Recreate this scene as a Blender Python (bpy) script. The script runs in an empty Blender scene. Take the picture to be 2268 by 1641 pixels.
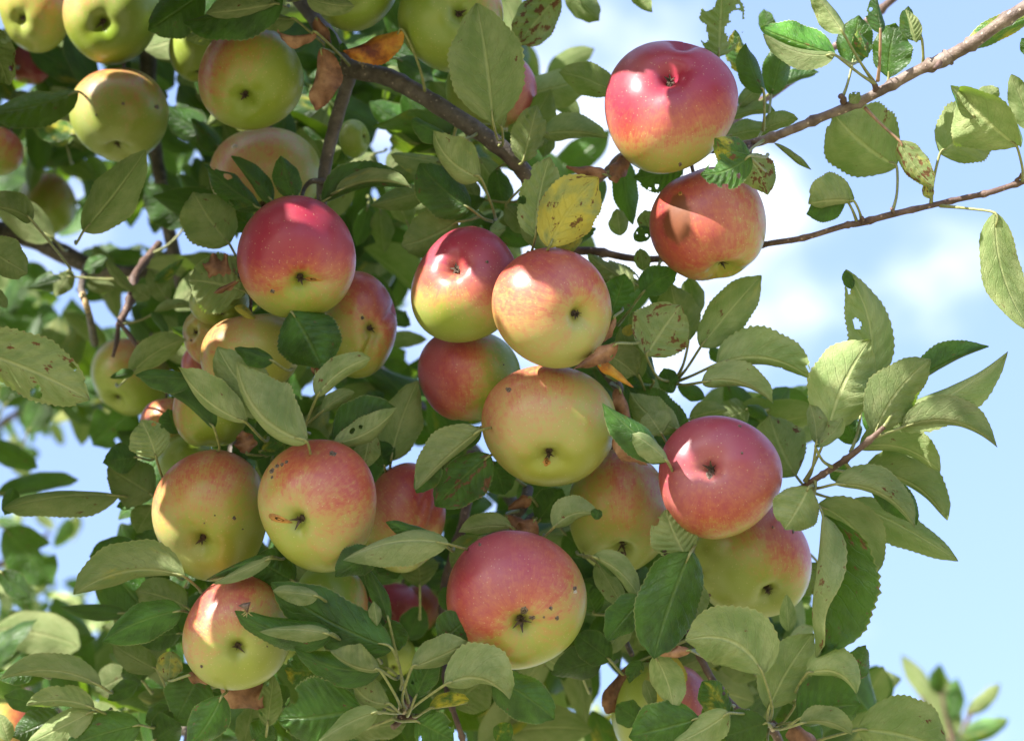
import bpy, bmesh, math, random
import numpy as np
from mathutils import Vector, Matrix
from mathutils.bvhtree import BVHTree

random.seed(7)
rng = np.random.RandomState(11)
sc = bpy.context.scene
COL = sc.collection

# ------------------------------------------------------------------ camera
PITCH = math.radians(27)
CAM = Vector((0, 0, 1.55))
LENS, SENS = 80.0, 36.0
cam_d = bpy.data.cameras.new('camera'); cam = bpy.data.objects.new('camera', cam_d); COL.objects.link(cam)
cam.location = CAM; cam.rotation_euler = (math.radians(90) + PITCH, 0, 0)
cam_d.lens = LENS; cam_d.sensor_width = SENS; cam_d.clip_start = 0.05; cam_d.clip_end = 3000
cam_d.dof.use_dof = True; cam_d.dof.focus_distance = 1.335; cam_d.dof.aperture_fstop = 7.0
sc.camera = cam
RX = Vector((1, 0, 0)); UP = Vector((0, -math.sin(PITCH), math.cos(PITCH))); FW = Vector((0, math.cos(PITCH), math.sin(PITCH)))

# ------------------------------------------------------------------ light
to_sun = (RX * -0.64 + UP * 0.70 + FW * -0.27).normalized()
SUN_EL = math.asin(to_sun.z)
SUN_AZ = math.atan2(to_sun.x, to_sun.y)
sun_d = bpy.data.lights.new('sun', 'SUN'); sun_d.energy = 5.0; sun_d.angle = math.radians(0.53); sun_d.color = (1.0, 0.95, 0.87)
sun = bpy.data.objects.new('sun', sun_d); COL.objects.link(sun)
sun.rotation_euler = to_sun.to_track_quat('Z', 'Y').to_euler(); sun.location = (-3, 3, 8)

world = bpy.data.worlds.new('World'); sc.world = world; world.use_nodes = True
wt = world.node_tree; wn = wt.nodes; wn.clear()
def wnode(t, **k):
    n = wn.new(t)
    for a, b in k.items(): setattr(n, a, b)
    return n
wo = wnode('ShaderNodeOutputWorld'); bg = wnode('ShaderNodeBackground'); bg.inputs[1].default_value = 0.086
sky = wnode('ShaderNodeTexSky'); sky.sky_type = 'NISHITA'; sky.sun_disc = False
sky.sun_elevation = SUN_EL; sky.sun_rotation = SUN_AZ; sky.air_density = 1.0; sky.dust_density = 2.2; sky.ozone_density = 1.0
tcw = wnode('ShaderNodeTexCoord'); mpw = wnode('ShaderNodeMapping'); mpw.inputs['Scale'].default_value = (1.0, 1.0, 1.5)
mpw.inputs['Location'].default_value = (3.10, 0.35, 1.25)
nzw = wnode('ShaderNodeTexNoise'); nzw.inputs['Scale'].default_value = 7.5; nzw.inputs['Detail'].default_value = 7; nzw.inputs['Roughness'].default_value = 0.55
rpw = wnode('ShaderNodeMapRange'); rpw.interpolation_type = 'SMOOTHSTEP'
rpw.inputs[1].default_value = 0.49; rpw.inputs[2].default_value = 0.76; rpw.inputs[3].default_value = 0.0; rpw.inputs[4].default_value = 0.85
mxw = wnode('ShaderNodeMix', data_type='RGBA'); mxw.inputs[7].default_value = (6.4, 6.7, 7.1, 1)
tone = wnode('ShaderNodeMix', data_type='RGBA'); tone.inputs[0].default_value = 0.42; tone.inputs[7].default_value = (3.0, 4.25, 8.0, 1)
L = wt.links.new
L(tcw.outputs['Generated'], mpw.inputs[0]); L(mpw.outputs[0], nzw.inputs['Vector'])
# the clouds that stand where the photograph has them (others come from the noise all over the sky)
mm_ = 0.45 / 2268.0
acc = nzw.outputs[0]
for cx_, cy_, rad_, w_ in ((1760, 560, 11.0, .15), (1560, 430, 5.0, .06), (1250, 260, 6.0, .08), (1960, 1560, 4.5, .24), (2150, 480, 3.0, .10), (2150, 1000, 9.0, -.26), (2080, 120, 6.0, -.22), (1250, 60, 3.0, .02), (100, 1150, 6.0, -.12), (1500, 30, 4.0, -.08)):
    dv_ = (FW + RX * ((cx_ - 1134) * mm_) - UP * ((cy_ - 820.3) * mm_)).normalized()
    dp_ = wnode('ShaderNodeVectorMath', operation='DOT_PRODUCT'); L(tcw.outputs['Generated'], dp_.inputs[0]); dp_.inputs[1].default_value = dv_
    mr_ = wnode('ShaderNodeMapRange'); mr_.interpolation_type = 'SMOOTHSTEP'; L(dp_.outputs['Value'], mr_.inputs[0])
    mr_.inputs[1].default_value = math.cos(math.radians(rad_)); mr_.inputs[2].default_value = 1.0; mr_.inputs[3].default_value = 0.0; mr_.inputs[4].default_value = w_
    ad_ = wnode('ShaderNodeMath', operation='ADD'); L(acc, ad_.inputs[0]); L(mr_.outputs[0], ad_.inputs[1]); acc = ad_.outputs[0]
L(acc, rpw.inputs[0])
L(sky.outputs[0], tone.inputs[6]); L(tone.outputs[2], mxw.inputs[6]); L(rpw.outputs[0], mxw.inputs[0]); L(mxw.outputs[2], bg.inputs[0]); L(bg.outputs[0], wo.inputs[0])

sc.view_settings.view_transform = 'Standard'; sc.view_settings.look = 'None'
sc.view_settings.exposure = 1.67; sc.view_settings.gamma = 1.0; sc.view_settings.use_curve_mapping = False
sc.render.engine = 'CYCLES'

# ------------------------------------------------------------------ helpers
DW = 2268.0
def mpp(d): return (SENS / LENS) * d / DW          # metres covered by one drawing unit at distance d
def P(x, y, d):
    k = mpp(d)
    return CAM + FW * d + RX * ((x - 1134) * k) + UP * (-(y - 820.3) * k)
def V(x, y, z): return RX * x + UP * y - FW * z     # x right, y up, z towards the viewer

def tag(o, label=None, cat=None, group=None, kind=None):
    if label: o['label'] = label
    if cat: o['category'] = cat
    if group: o['group'] = group
    if kind: o['kind'] = kind
    return o
def empty(name, loc=(0, 0, 0)):
    o = bpy.data.objects.new(name, None); o.empty_display_size = 0.02; COL.objects.link(o); o.location = loc
    return o
def link(name, me, mat, parent=None):
    o = bpy.data.objects.new(name, me); COL.objects.link(o)
    if mat is not None and not me.materials: me.materials.append(mat)
    if parent is not None:
        o.parent = parent
    return o
def mk_mesh(name, verts, faces, mat=None, smooth=True, uv=None, tint=None):
    me = bpy.data.meshes.new(name)
    me.from_pydata([tuple(v) for v in verts], [], faces)
    if smooth: me.polygons.foreach_set('use_smooth', [True] * len(me.polygons))
    if uv is not None:
        l = me.uv_layers.new(name='UVMap')
        idx = np.empty(len(me.loops), dtype=np.int32); me.loops.foreach_get('vertex_index', idx)
        l.data.foreach_set('uv', np.asarray(uv, dtype=np.float32)[idx].ravel())
    if tint is not None:
        a = me.attributes.new('tint', 'FLOAT_COLOR', 'POINT')
        a.data.foreach_set('color', np.asarray(tint, dtype=np.float32).ravel())
    if mat is not None: me.materials.append(mat)
    me.update()
    return me
def local(verts, parent_loc):
    return [Vector(v) - parent_loc for v in verts]

# ------------------------------------------------------------------ materials
class NT:
    def __init__(s, name):
        s.m = bpy.data.materials.new(name); s.m.use_nodes = True; s.t = s.m.node_tree; s.t.nodes.clear()
        s.out = s.t.nodes.new('ShaderNodeOutputMaterial')
    def n(s, t, **k):
        x = s.t.nodes.new(t)
        for a, b in k.items(): setattr(x, a, b)
        return x
    def l(s, a, b): s.t.links.new(a, b)
    def put(s, sock, v):
        if isinstance(v, bpy.types.NodeSocket): s.l(v, sock)
        else: sock.default_value = v
    def math(s, op, a, b=0.0, c=None, clamp=False):
        x = s.n('ShaderNodeMath', operation=op, use_clamp=clamp); s.put(x.inputs[0], a); s.put(x.inputs[1], b)
        if c is not None: s.put(x.inputs[2], c)
        return x.outputs[0]
    def mix(s, f, a, b, mode='MIX'):
        x = s.n('ShaderNodeMix', data_type='RGBA', blend_type=mode); s.put(x.inputs[0], f)
        s.put(x.inputs[6], a if not isinstance(a, tuple) else (*a, 1)); s.put(x.inputs[7], b if not isinstance(b, tuple) else (*b, 1))
        return x.outputs[2]
    def rng(s, v, a, b, c=0.0, d=1.0, smooth=True):
        x = s.n('ShaderNodeMapRange'); x.interpolation_type = 'SMOOTHSTEP' if smooth else 'LINEAR'
        s.put(x.inputs[0], v); s.put(x.inputs[1], a); s.put(x.inputs[2], b); s.put(x.inputs[3], c); s.put(x.inputs[4], d)
        return x.outputs[0]
    def noise(s, vec, scale, detail=3, rough=0.5, dist=0.0):
        x = s.n('ShaderNodeTexNoise'); s.l(vec, x.inputs['Vector']); x.inputs['Scale'].default_value = scale
        x.inputs['Detail'].default_value = detail; x.inputs['Roughness'].default_value = rough; x.inputs['Distortion'].default_value = dist
        return x.outputs[0]
    def ramp(s, f, stops):
        x = s.n('ShaderNodeValToRGB'); e = x.color_ramp.elements
        while len(e) < len(stops): e.new(0.5)
        for i, (p, c) in enumerate(stops): e[i].position = p; e[i].color = (*c, 1)
        s.l(f, x.inputs[0]); return x.outputs[0]

def leaf_material():
    b = NT('leaf'); geo = b.n('ShaderNodeNewGeometry'); uvn = b.n('ShaderNodeUVMap'); uvn.uv_map = 'UVMap'
    at = b.n('ShaderNodeAttribute', attribute_name='tint'); sep = b.n('ShaderNodeSeparateColor'); b.l(at.outputs['Color'], sep.inputs[0])
    yel, bri, bro, seed = sep.outputs[0], sep.outputs[1], sep.outputs[2], at.outputs['Alpha']
    su = b.n('ShaderNodeSeparateXYZ'); b.l(uvn.outputs[0], su.inputs[0])
    u = su.outputs[0]; v = b.math('MULTIPLY_ADD', su.outputs[1], 2.0, -1.0); av = b.math('ABSOLUTE', v); sg = b.math('SIGN', v)
    # vectors shifted by the leaf's own seed
    cmb = b.n('ShaderNodeCombineXYZ'); b.put(cmb.inputs[0], b.math('MULTIPLY', u, 2.0)); b.put(cmb.inputs[1], v); b.put(cmb.inputs[2], b.math('MULTIPLY', seed, 37.0))
    vec = cmb.outputs[0]
    wob = b.noise(vec, 2.2, 2)
    ph = b.math('MULTIPLY', u, 8.5); ph = b.math('SUBTRACT', ph, b.math('MULTIPLY', b.math('POWER', av, 0.8), 2.6))
    ph = b.math('ADD', ph, b.math('MULTIPLY', sg, 0.23)); ph = b.math('ADD', ph, b.math('MULTIPLY', wob, 1.1))
    fr = b.math('ABSOLUTE', b.math('SUBTRACT', b.math('FRACT', ph), 0.5))
    lat = b.math('SUBTRACT', 1.0, b.rng(fr, 0.0, 0.075)); lat = b.math('MULTIPLY', lat, b.math('SUBTRACT', 1.0, b.math('MULTIPLY', av, 0.75)))
    mid = b.math('SUBTRACT', 1.0, b.rng(av, 0.018, 0.075))
    vein = b.math('MAXIMUM', mid, b.math('MULTIPLY', lat, 0.7))
    vo = b.n('ShaderNodeTexVoronoi', feature='DISTANCE_TO_EDGE'); b.l(vec, vo.inputs['Vector']); vo.inputs['Scale'].default_value = 13
    net = b.math('SUBTRACT', 1.0, b.rng(vo.outputs['Distance'], 0.0, 0.09))
    n1 = b.noise(vec, 1.6, 4, 0.6); n2 = b.noise(vec, 7.0, 3, 0.6)
    top = b.mix(b.rng(n1, .3, .7), (0.009, 0.038, 0.006), (0.038, 0.112, 0.014))
    top = b.mix(b.math('MULTIPLY', b.rng(n2, .45, .75), 0.30), top, (0.055, 0.115, 0.022))
    top = b.mix(b.math('MULTIPLY', vein, 0.32), top, (0.12, 0.18, 0.05))
    und = b.mix(b.rng(n1, .3, .7), (0.150, 0.205, 0.080), (0.260, 0.298, 0.142))
    und = b.mix(b.math('MULTIPLY', net, 0.22), und, (0.16, 0.22, 0.08))
    und = b.mix(b.math('MULTIPLY', b.rng(n2, .5, .8), 0.30), und, (0.24, 0.21, 0.09))
    und = b.mix(b.math('MULTIPLY', vein, 0.5), und, (0.42, 0.44, 0.22))
    col = b.mix(geo.outputs['Backfacing'], top, und)
    # yellowing and brown patches: the leaf's own discolouration
    ny = b.noise(vec, 1.3, 4, 0.62)
    fy = b.math('MULTIPLY', b.rng(b.math('ADD', ny, b.math('MULTIPLY', yel, 0.75)), 0.66, 1.0), b.rng(yel, 0.0, 0.15))
    col = b.mix(fy, col, b.mix(geo.outputs['Backfacing'], (0.42, 0.36, 0.03), (0.48, 0.42, 0.08)))
    nb = b.noise(vec, 3.1, 5, 0.65)
    fb = b.rng(b.math('ADD', nb, b.math('MULTIPLY_ADD', bro, 0.46, 0.012)), 0.70, 0.76)
    brown = b.mix(b.noise(vec, 9.0, 2), (0.06, 0.026, 0.012), (0.22, 0.092, 0.040))
    col = b.mix(b.math('MULTIPLY', fb, 0.92), col, brown)
    edge = b.math('MULTIPLY', b.rng(av, 0.95, 1.0), 0.45)
    col = b.mix(edge, col, (0.33, 0.30, 0.14))
    sc_ = b.n('ShaderNodeVectorMath', operation='SCALE'); b.l(col, sc_.inputs[0]); b.put(sc_.inputs['Scale'], bri); col = sc_.outputs[0]
    hgt = b.math('ADD', b.math('MULTIPLY', vein, 1.0), b.math('MULTIPLY', net, 0.18))
    hgt = b.math('ADD', hgt, b.math('MULTIPLY', n2, 0.5))
    sgn = b.math('MULTIPLY_ADD', geo.outputs['Backfacing'], 2.0, -1.0)
    bp = b.n('ShaderNodeBump'); bp.inputs['Strength'].default_value = 0.6; bp.inputs['Distance'].default_value = 0.0016
    b.l(b.math('MULTIPLY', hgt, sgn), bp.inputs['Height'])
    pr = b.n('ShaderNodeBsdfPrincipled'); b.l(col, pr.inputs['Base Color']); b.l(bp.outputs[0], pr.inputs['Normal'])
    b.put(pr.inputs['Roughness'], b.math('MULTIPLY_ADD', geo.outputs['Backfacing'], 0.34, 0.38))
    b.put(pr.inputs['Specular IOR Level'], b.math('MULTIPLY_ADD', geo.outputs['Backfacing'], -0.25, 0.42))
    tl = b.n('ShaderNodeBsdfTranslucent'); tc = b.mix(fb, b.mix(fy, (0.24, 0.42, 0.018), (0.5, 0.40, 0.02)), (0.10, 0.03, 0.01)); b.l(tc, tl.inputs[0])
    ms = b.n('ShaderNodeMixShader'); ms.inputs[0].default_value = 0.24; b.l(pr.outputs[0], ms.inputs[1]); b.l(tl.outputs[0], ms.inputs[2])
    b.l(ms.outputs[0], b.out.inputs[0]); return b.m

def dead_material(name, c1, c2, c3):
    b = NT(name); uvn = b.n('ShaderNodeTexCoord'); vec = uvn.outputs['Object']
    n1 = b.noise(vec, 60, 5, 0.6); n2 = b.noise(vec, 260, 3)
    col = b.ramp(n1, [(0.34, c1), (0.5, c2), (0.68, c3)])
    col = b.mix(b.math('MULTIPLY', b.rng(n2, .5, .75), .4), col, (0.06, 0.025, 0.012))
    bp = b.n('ShaderNodeBump'); bp.inputs['Strength'].default_value = 0.6; bp.inputs['Distance'].default_value = 0.001; b.l(n2, bp.inputs['Height'])
    pr = b.n('ShaderNodeBsdfPrincipled'); b.l(col, pr.inputs['Base Color']); pr.inputs['Roughness'].default_value = 0.6; b.l(bp.outputs[0], pr.inputs['Normal'])
    tl = b.n('ShaderNodeBsdfTranslucent'); b.l(col, tl.inputs[0]); ms = b.n('ShaderNodeMixShader'); ms.inputs[0].default_value = .2
    b.l(pr.outputs[0], ms.inputs[1]); b.l(tl.outputs[0], ms.inputs[2]); b.l(ms.outputs[0], b.out.inputs[0]); return b.m

def apple_material():
    b = NT('apple_skin'); at = b.n('ShaderNodeAttribute', attribute_name='tint'); sep = b.n('ShaderNodeSeparateColor'); b.l(at.outputs['Color'], sep.inputs[0])
    blush, tintv, bruise, seed = sep.outputs[0], sep.outputs[1], sep.outputs[2], at.outputs['Alpha']
    uvn = b.n('ShaderNodeUVMap'); uvn.uv_map = 'UVMap'; su = b.n('ShaderNodeSeparateXYZ'); b.l(uvn.outputs[0], su.inputs[0])
    tc = b.n('ShaderNodeTexCoord'); ob = tc.outputs['Object']
    # streaks that run from stem to calyx
    ang = b.math('MULTIPLY', su.outputs[0], 6.28318)
    cs = b.math('MULTIPLY', b.math('COSINE', ang), 6.0); sn = b.math('MULTIPLY', b.math('SINE', ang), 6.0)
    cm = b.n('ShaderNodeCombineXYZ'); b.l(cs, cm.inputs[0]); b.l(sn, cm.inputs[1]); b.put(cm.inputs[2], b.math('ADD', b.math('MULTIPLY', su.outputs[1], 3.0), b.math('MULTIPLY', seed, 50)))
    st = b.noise(cm.outputs[0], 5.5, 5, 0.7); st2 = b.noise(cm.outputs[0], 0.40, 3)
    sh = b.n('ShaderNodeVectorMath', operation='ADD'); b.l(ob, sh.inputs[0]); cm2 = b.n('ShaderNodeCombineXYZ'); b.put(cm2.inputs[0], seed); b.l(cm2.outputs[0], sh.inputs[1])
    mot = b.noise(sh.outputs[0], 320, 3, 0.6); big = b.noise(sh.outputs[0], 38, 3)
    bl = b.math('ADD', b.math('ADD', blush, 0.02), b.math('MULTIPLY', b.math('SUBTRACT', st, 0.5), 0.52))
    bl = b.math('ADD', bl, b.math('MULTIPLY', b.math('SUBTRACT', st2, 0.5), 0.40))
    bl = b.math('ADD', bl, b.math('MULTIPLY', b.math('SUBTRACT', mot, 0.5), 0.55))
    green = b.mix(b.math('MULTIPLY', tintv, .72), (0.160, 0.275, 0.008), (0.41, 0.315, 0.085))
    green = b.mix(b.rng(big, .3, .75, 0, .5), green, (0.26, 0.30, 0.022))
    wr = b.ramp(bl, [(0.0, (0.0, 0.0, 0.0)), (0.10, (0.0, 0.0, 0.0)), (0.95, (1, 1, 1))])
    red = b.ramp(bl, [(0.05, (0.38, 0.27, 0.075)), (0.34, (0.43, 0.195, 0.062)), (0.60, (0.38, 0.076, 0.038)), (0.92, (0.28, 0.011, 0.040))])
    col = b.mix(b.rng(bl, 0.0, 0.60), green, red)
    # lenticels
    vo = b.n('ShaderNodeTexVoronoi', feature='F1'); b.l(sh.outputs[0], vo.inputs['Vector']); vo.inputs['Scale'].default_value = 470; vo.inputs['Randomness'].default_value = 1
    vsep = b.n('ShaderNodeSeparateColor'); b.l(vo.outputs['Color'], vsep.inputs[0])
    dot = b.math('MULTIPLY', b.math('SUBTRACT', 1.0, b.rng(vo.outputs['Distance'], 0.08, 0.24)), b.rng(vsep.outputs[0], 0.25, 0.8))
    col = b.mix(b.math('MULTIPLY', dot, 0.42), col, (0.60, 0.46, 0.26))
    # bloom: faint waxy film in patches
    col = b.mix(b.rng(b.noise(sh.outputs[0], 22, 3), .35, .8, 0.02, 0.16), col, (0.56, 0.50, 0.46))
    # russet / bruise
    nr = b.noise(sh.outputs[0], 110, 4, .6)
    fb = b.rng(b.math('ADD', bruise, b.math('MULTIPLY', b.math('SUBTRACT', nr, .5), .7)), 0.30, 0.62)
    col = b.mix(b.math('MULTIPLY', fb, 0.95), col, b.mix(nr, (0.075, 0.020, 0.006), (0.20, 0.060, 0.014)))
    bp = b.n('ShaderNodeBump'); bp.inputs['Strength'].default_value = 0.12; bp.inputs['Distance'].default_value = 0.0006
    b.l(b.math('ADD', b.noise(sh.outputs[0], 420, 2), b.math('MULTIPLY', dot, 0.6)), bp.inputs['Height'])
    pr = b.n('ShaderNodeBsdfPrincipled'); b.l(col, pr.inputs['Base Color']); b.l(bp.outputs[0], pr.inputs['Normal'])
    b.put(pr.inputs['Roughness'], b.math('ADD', b.rng(nr, .3, .7, .30, .43), b.math('MULTIPLY', fb, .25)))
    pr.inputs['Specular IOR Level'].default_value = 0.5
    pr.inputs['Subsurface Weight'].default_value = 0.06; pr.inputs['Subsurface Radius'].default_value = (0.006, 0.003, 0.001); pr.inputs['Subsurface Scale'].default_value = 1.0
    b.l(pr.outputs[0], b.out.inputs[0]); return b.m

def bark_material(name, c1, c2, c3, lichen=0.0):
    b = NT(name); tc = b.n('ShaderNodeTexCoord'); vec = tc.outputs['Object']
    n1 = b.noise(vec, 90, 5, 0.65); n2 = b.noise(vec, 500, 4, 0.6); n3 = b.noise(vec, 28, 3)
    col = b.ramp(n1, [(0.3, c1), (0.5, c2), (0.72, c3)])
    vo = b.n('ShaderNodeTexVoronoi', feature='F1'); b.l(vec, vo.inputs['Vector']); vo.inputs['Scale'].default_value = 230
    dot = b.math('SUBTRACT', 1.0, b.rng(vo.outputs['Distance'], 0.12, 0.22)); col = b.mix(b.math('MULTIPLY', dot, 0.6), col, tuple(min(1, q * 2.2) for q in c3))
    if lichen:
        f = b.rng(b.math('ADD', n3, b.math('MULTIPLY', n2, .12)), 0.76 - lichen, 0.79 - lichen)
        col = b.mix(f, col, b.mix(n2, (0.38, 0.16, 0.01), (0.42, 0.42, 0.28)))
    bp = b.n('ShaderNodeBump'); bp.inputs['Strength'].default_value = 0.7; bp.inputs['Distance'].default_value = 0.0015
    b.l(b.math('ADD', n1, b.math('MULTIPLY', n2, .5)), bp.inputs['Height'])
    pr = b.n('ShaderNodeBsdfPrincipled'); b.l(col, pr.inputs['Base Color']); pr.inputs['Roughness'].default_value = 0.62; b.l(bp.outputs[0], pr.inputs['Normal'])
    b.l(pr.outputs[0], b.out.inputs[0]); return b.m
def plain(name, c, rough=0.6, var=0.35, scale=300):
    b = NT(name); tc = b.n('ShaderNodeTexCoord'); n = b.noise(tc.outputs['Object'], scale, 3)
    col = b.mix(b.rng(n, .3, .7, 0, 1), tuple(q * (1 - var) for q in c), tuple(min(1, q * (1 + var)) for q in c))
    bp = b.n('ShaderNodeBump'); bp.inputs['Strength'].default_value = .5; bp.inputs['Distance'].default_value = .0008; b.l(n, bp.inputs['Height'])
    pr = b.n('ShaderNodeBsdfPrincipled'); b.l(col, pr.inputs['Base Color']); pr.inputs['Roughness'].default_value = rough; b.l(bp.outputs[0], pr.inputs['Normal'])
    b.l(pr.outputs[0], b.out.inputs[0]); return b.m

M_LEAF = leaf_material(); M_APPLE = apple_material()
M_DEAD = dead_material('dead_leaf', (0.10, 0.042, 0.02), (0.24, 0.11, 0.055), (0.40, 0.22, 0.12))
M_RUST = dead_material('rust_leaf', (0.13, 0.02, 0.008), (0.42, 0.15, 0.012), (0.55, 0.32, 0.03))
M_BARK = bark_material('bark', (0.035, 0.027, 0.023), (0.085, 0.069, 0.058), (0.155, 0.13, 0.11), 0.06)
M_BARKR = bark_material('young_bark', (0.045, 0.025, 0.019), (0.10, 0.058, 0.044), (0.19, 0.13, 0.10))
M_BARKL = bark_material('grey_bark', (0.055, 0.036, 0.029), (0.13, 0.092, 0.073), (0.25, 0.20, 0.165))
M_STALK = plain('leaf_stalk', (0.20, 0.215, 0.075), 0.5, .2); M_STALKR = plain('red_leaf_stalk', (0.28, 0.17, 0.10), 0.5, .25)
M_SEPAL = plain('dried_sepal', (0.055, 0.035, 0.02), 0.8, .6, 500); M_CORK = plain('cork_scab', (0.15, 0.11, 0.085), 0.85, .6, 900)
M_BROWN = plain('open_flesh', (0.33, 0.15, 0.03), 0.55, .4, 200); M_PALE = plain('pale_knob', (0.42, 0.36, 0.28), 0.8, .4, 400)
# ------------------------------------------------------------------ branches
def spline(pts, n):
    """Catmull-Rom through (Vector, radius) pairs"""
    out = []
    p = [pts[0]] + list(pts) + [pts[-1]]
    for i in range(1, len(p) - 2):
        for k in range(n):
            t = k / n; a, b, c, d = p[i - 1], p[i], p[i + 1], p[i + 2]
            q = 0.5 * ((2 * b[0]) + (c[0] - a[0]) * t + (2 * a[0] - 5 * b[0] + 4 * c[0] - d[0]) * t * t + (3 * b[0] - a[0] - 3 * c[0] + d[0]) * t ** 3)
            out.append((q, b[1] * (1 - t) + c[1] * t))
    out.append(pts[-1]); return out
def tube(pts, sides=8, n=5, bump=0.0, origin=Vector((0, 0, 0)), nodes=0):
    s = spline(pts, n) if n > 1 else pts
    vs, fs = [], []
    T0 = None; N = None
    for i, (c, r) in enumerate(s):
        T = (s[min(i + 1, len(s) - 1)][0] - s[max(i - 1, 0)][0]); T = T.normalized() if T.length > 1e-9 else Vector((0, 0, 1))
        if N is None: N = T.orthogonal().normalized()
        N = (N - T * N.dot(T)).normalized(); B = T.cross(N)
        rr = r * (1 + bump * (random.random() - .5))
        if nodes and i % nodes == nodes - 1: rr = r * (1.22 + .2 * random.random())
        for k in range(sides):
            a = 2 * math.pi * k / sides
            w = rr * (1 + bump * .5 * (random.random() - .5))
            vs.append(c + N * (math.cos(a) * w) + B * (math.sin(a) * w) - origin)
    for i in range(len(s) - 1):
        for k in range(sides):
            a, b = i * sides + k, i * sides + (k + 1) % sides
            fs.append((a, b, b + sides, a + sides))
    fs.append(tuple(range(sides))[::-1]); fs.append(tuple(range((len(s) - 1) * sides, len(s) * sides)))
    return vs, fs

tree = empty('apple_tree', (-1.25, 2.35, 0.0))
tag(tree, 'leafy apple tree laden with ripening apples, its boughs filling most of the view', 'tree')
TL = Vector(tree.location)

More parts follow.
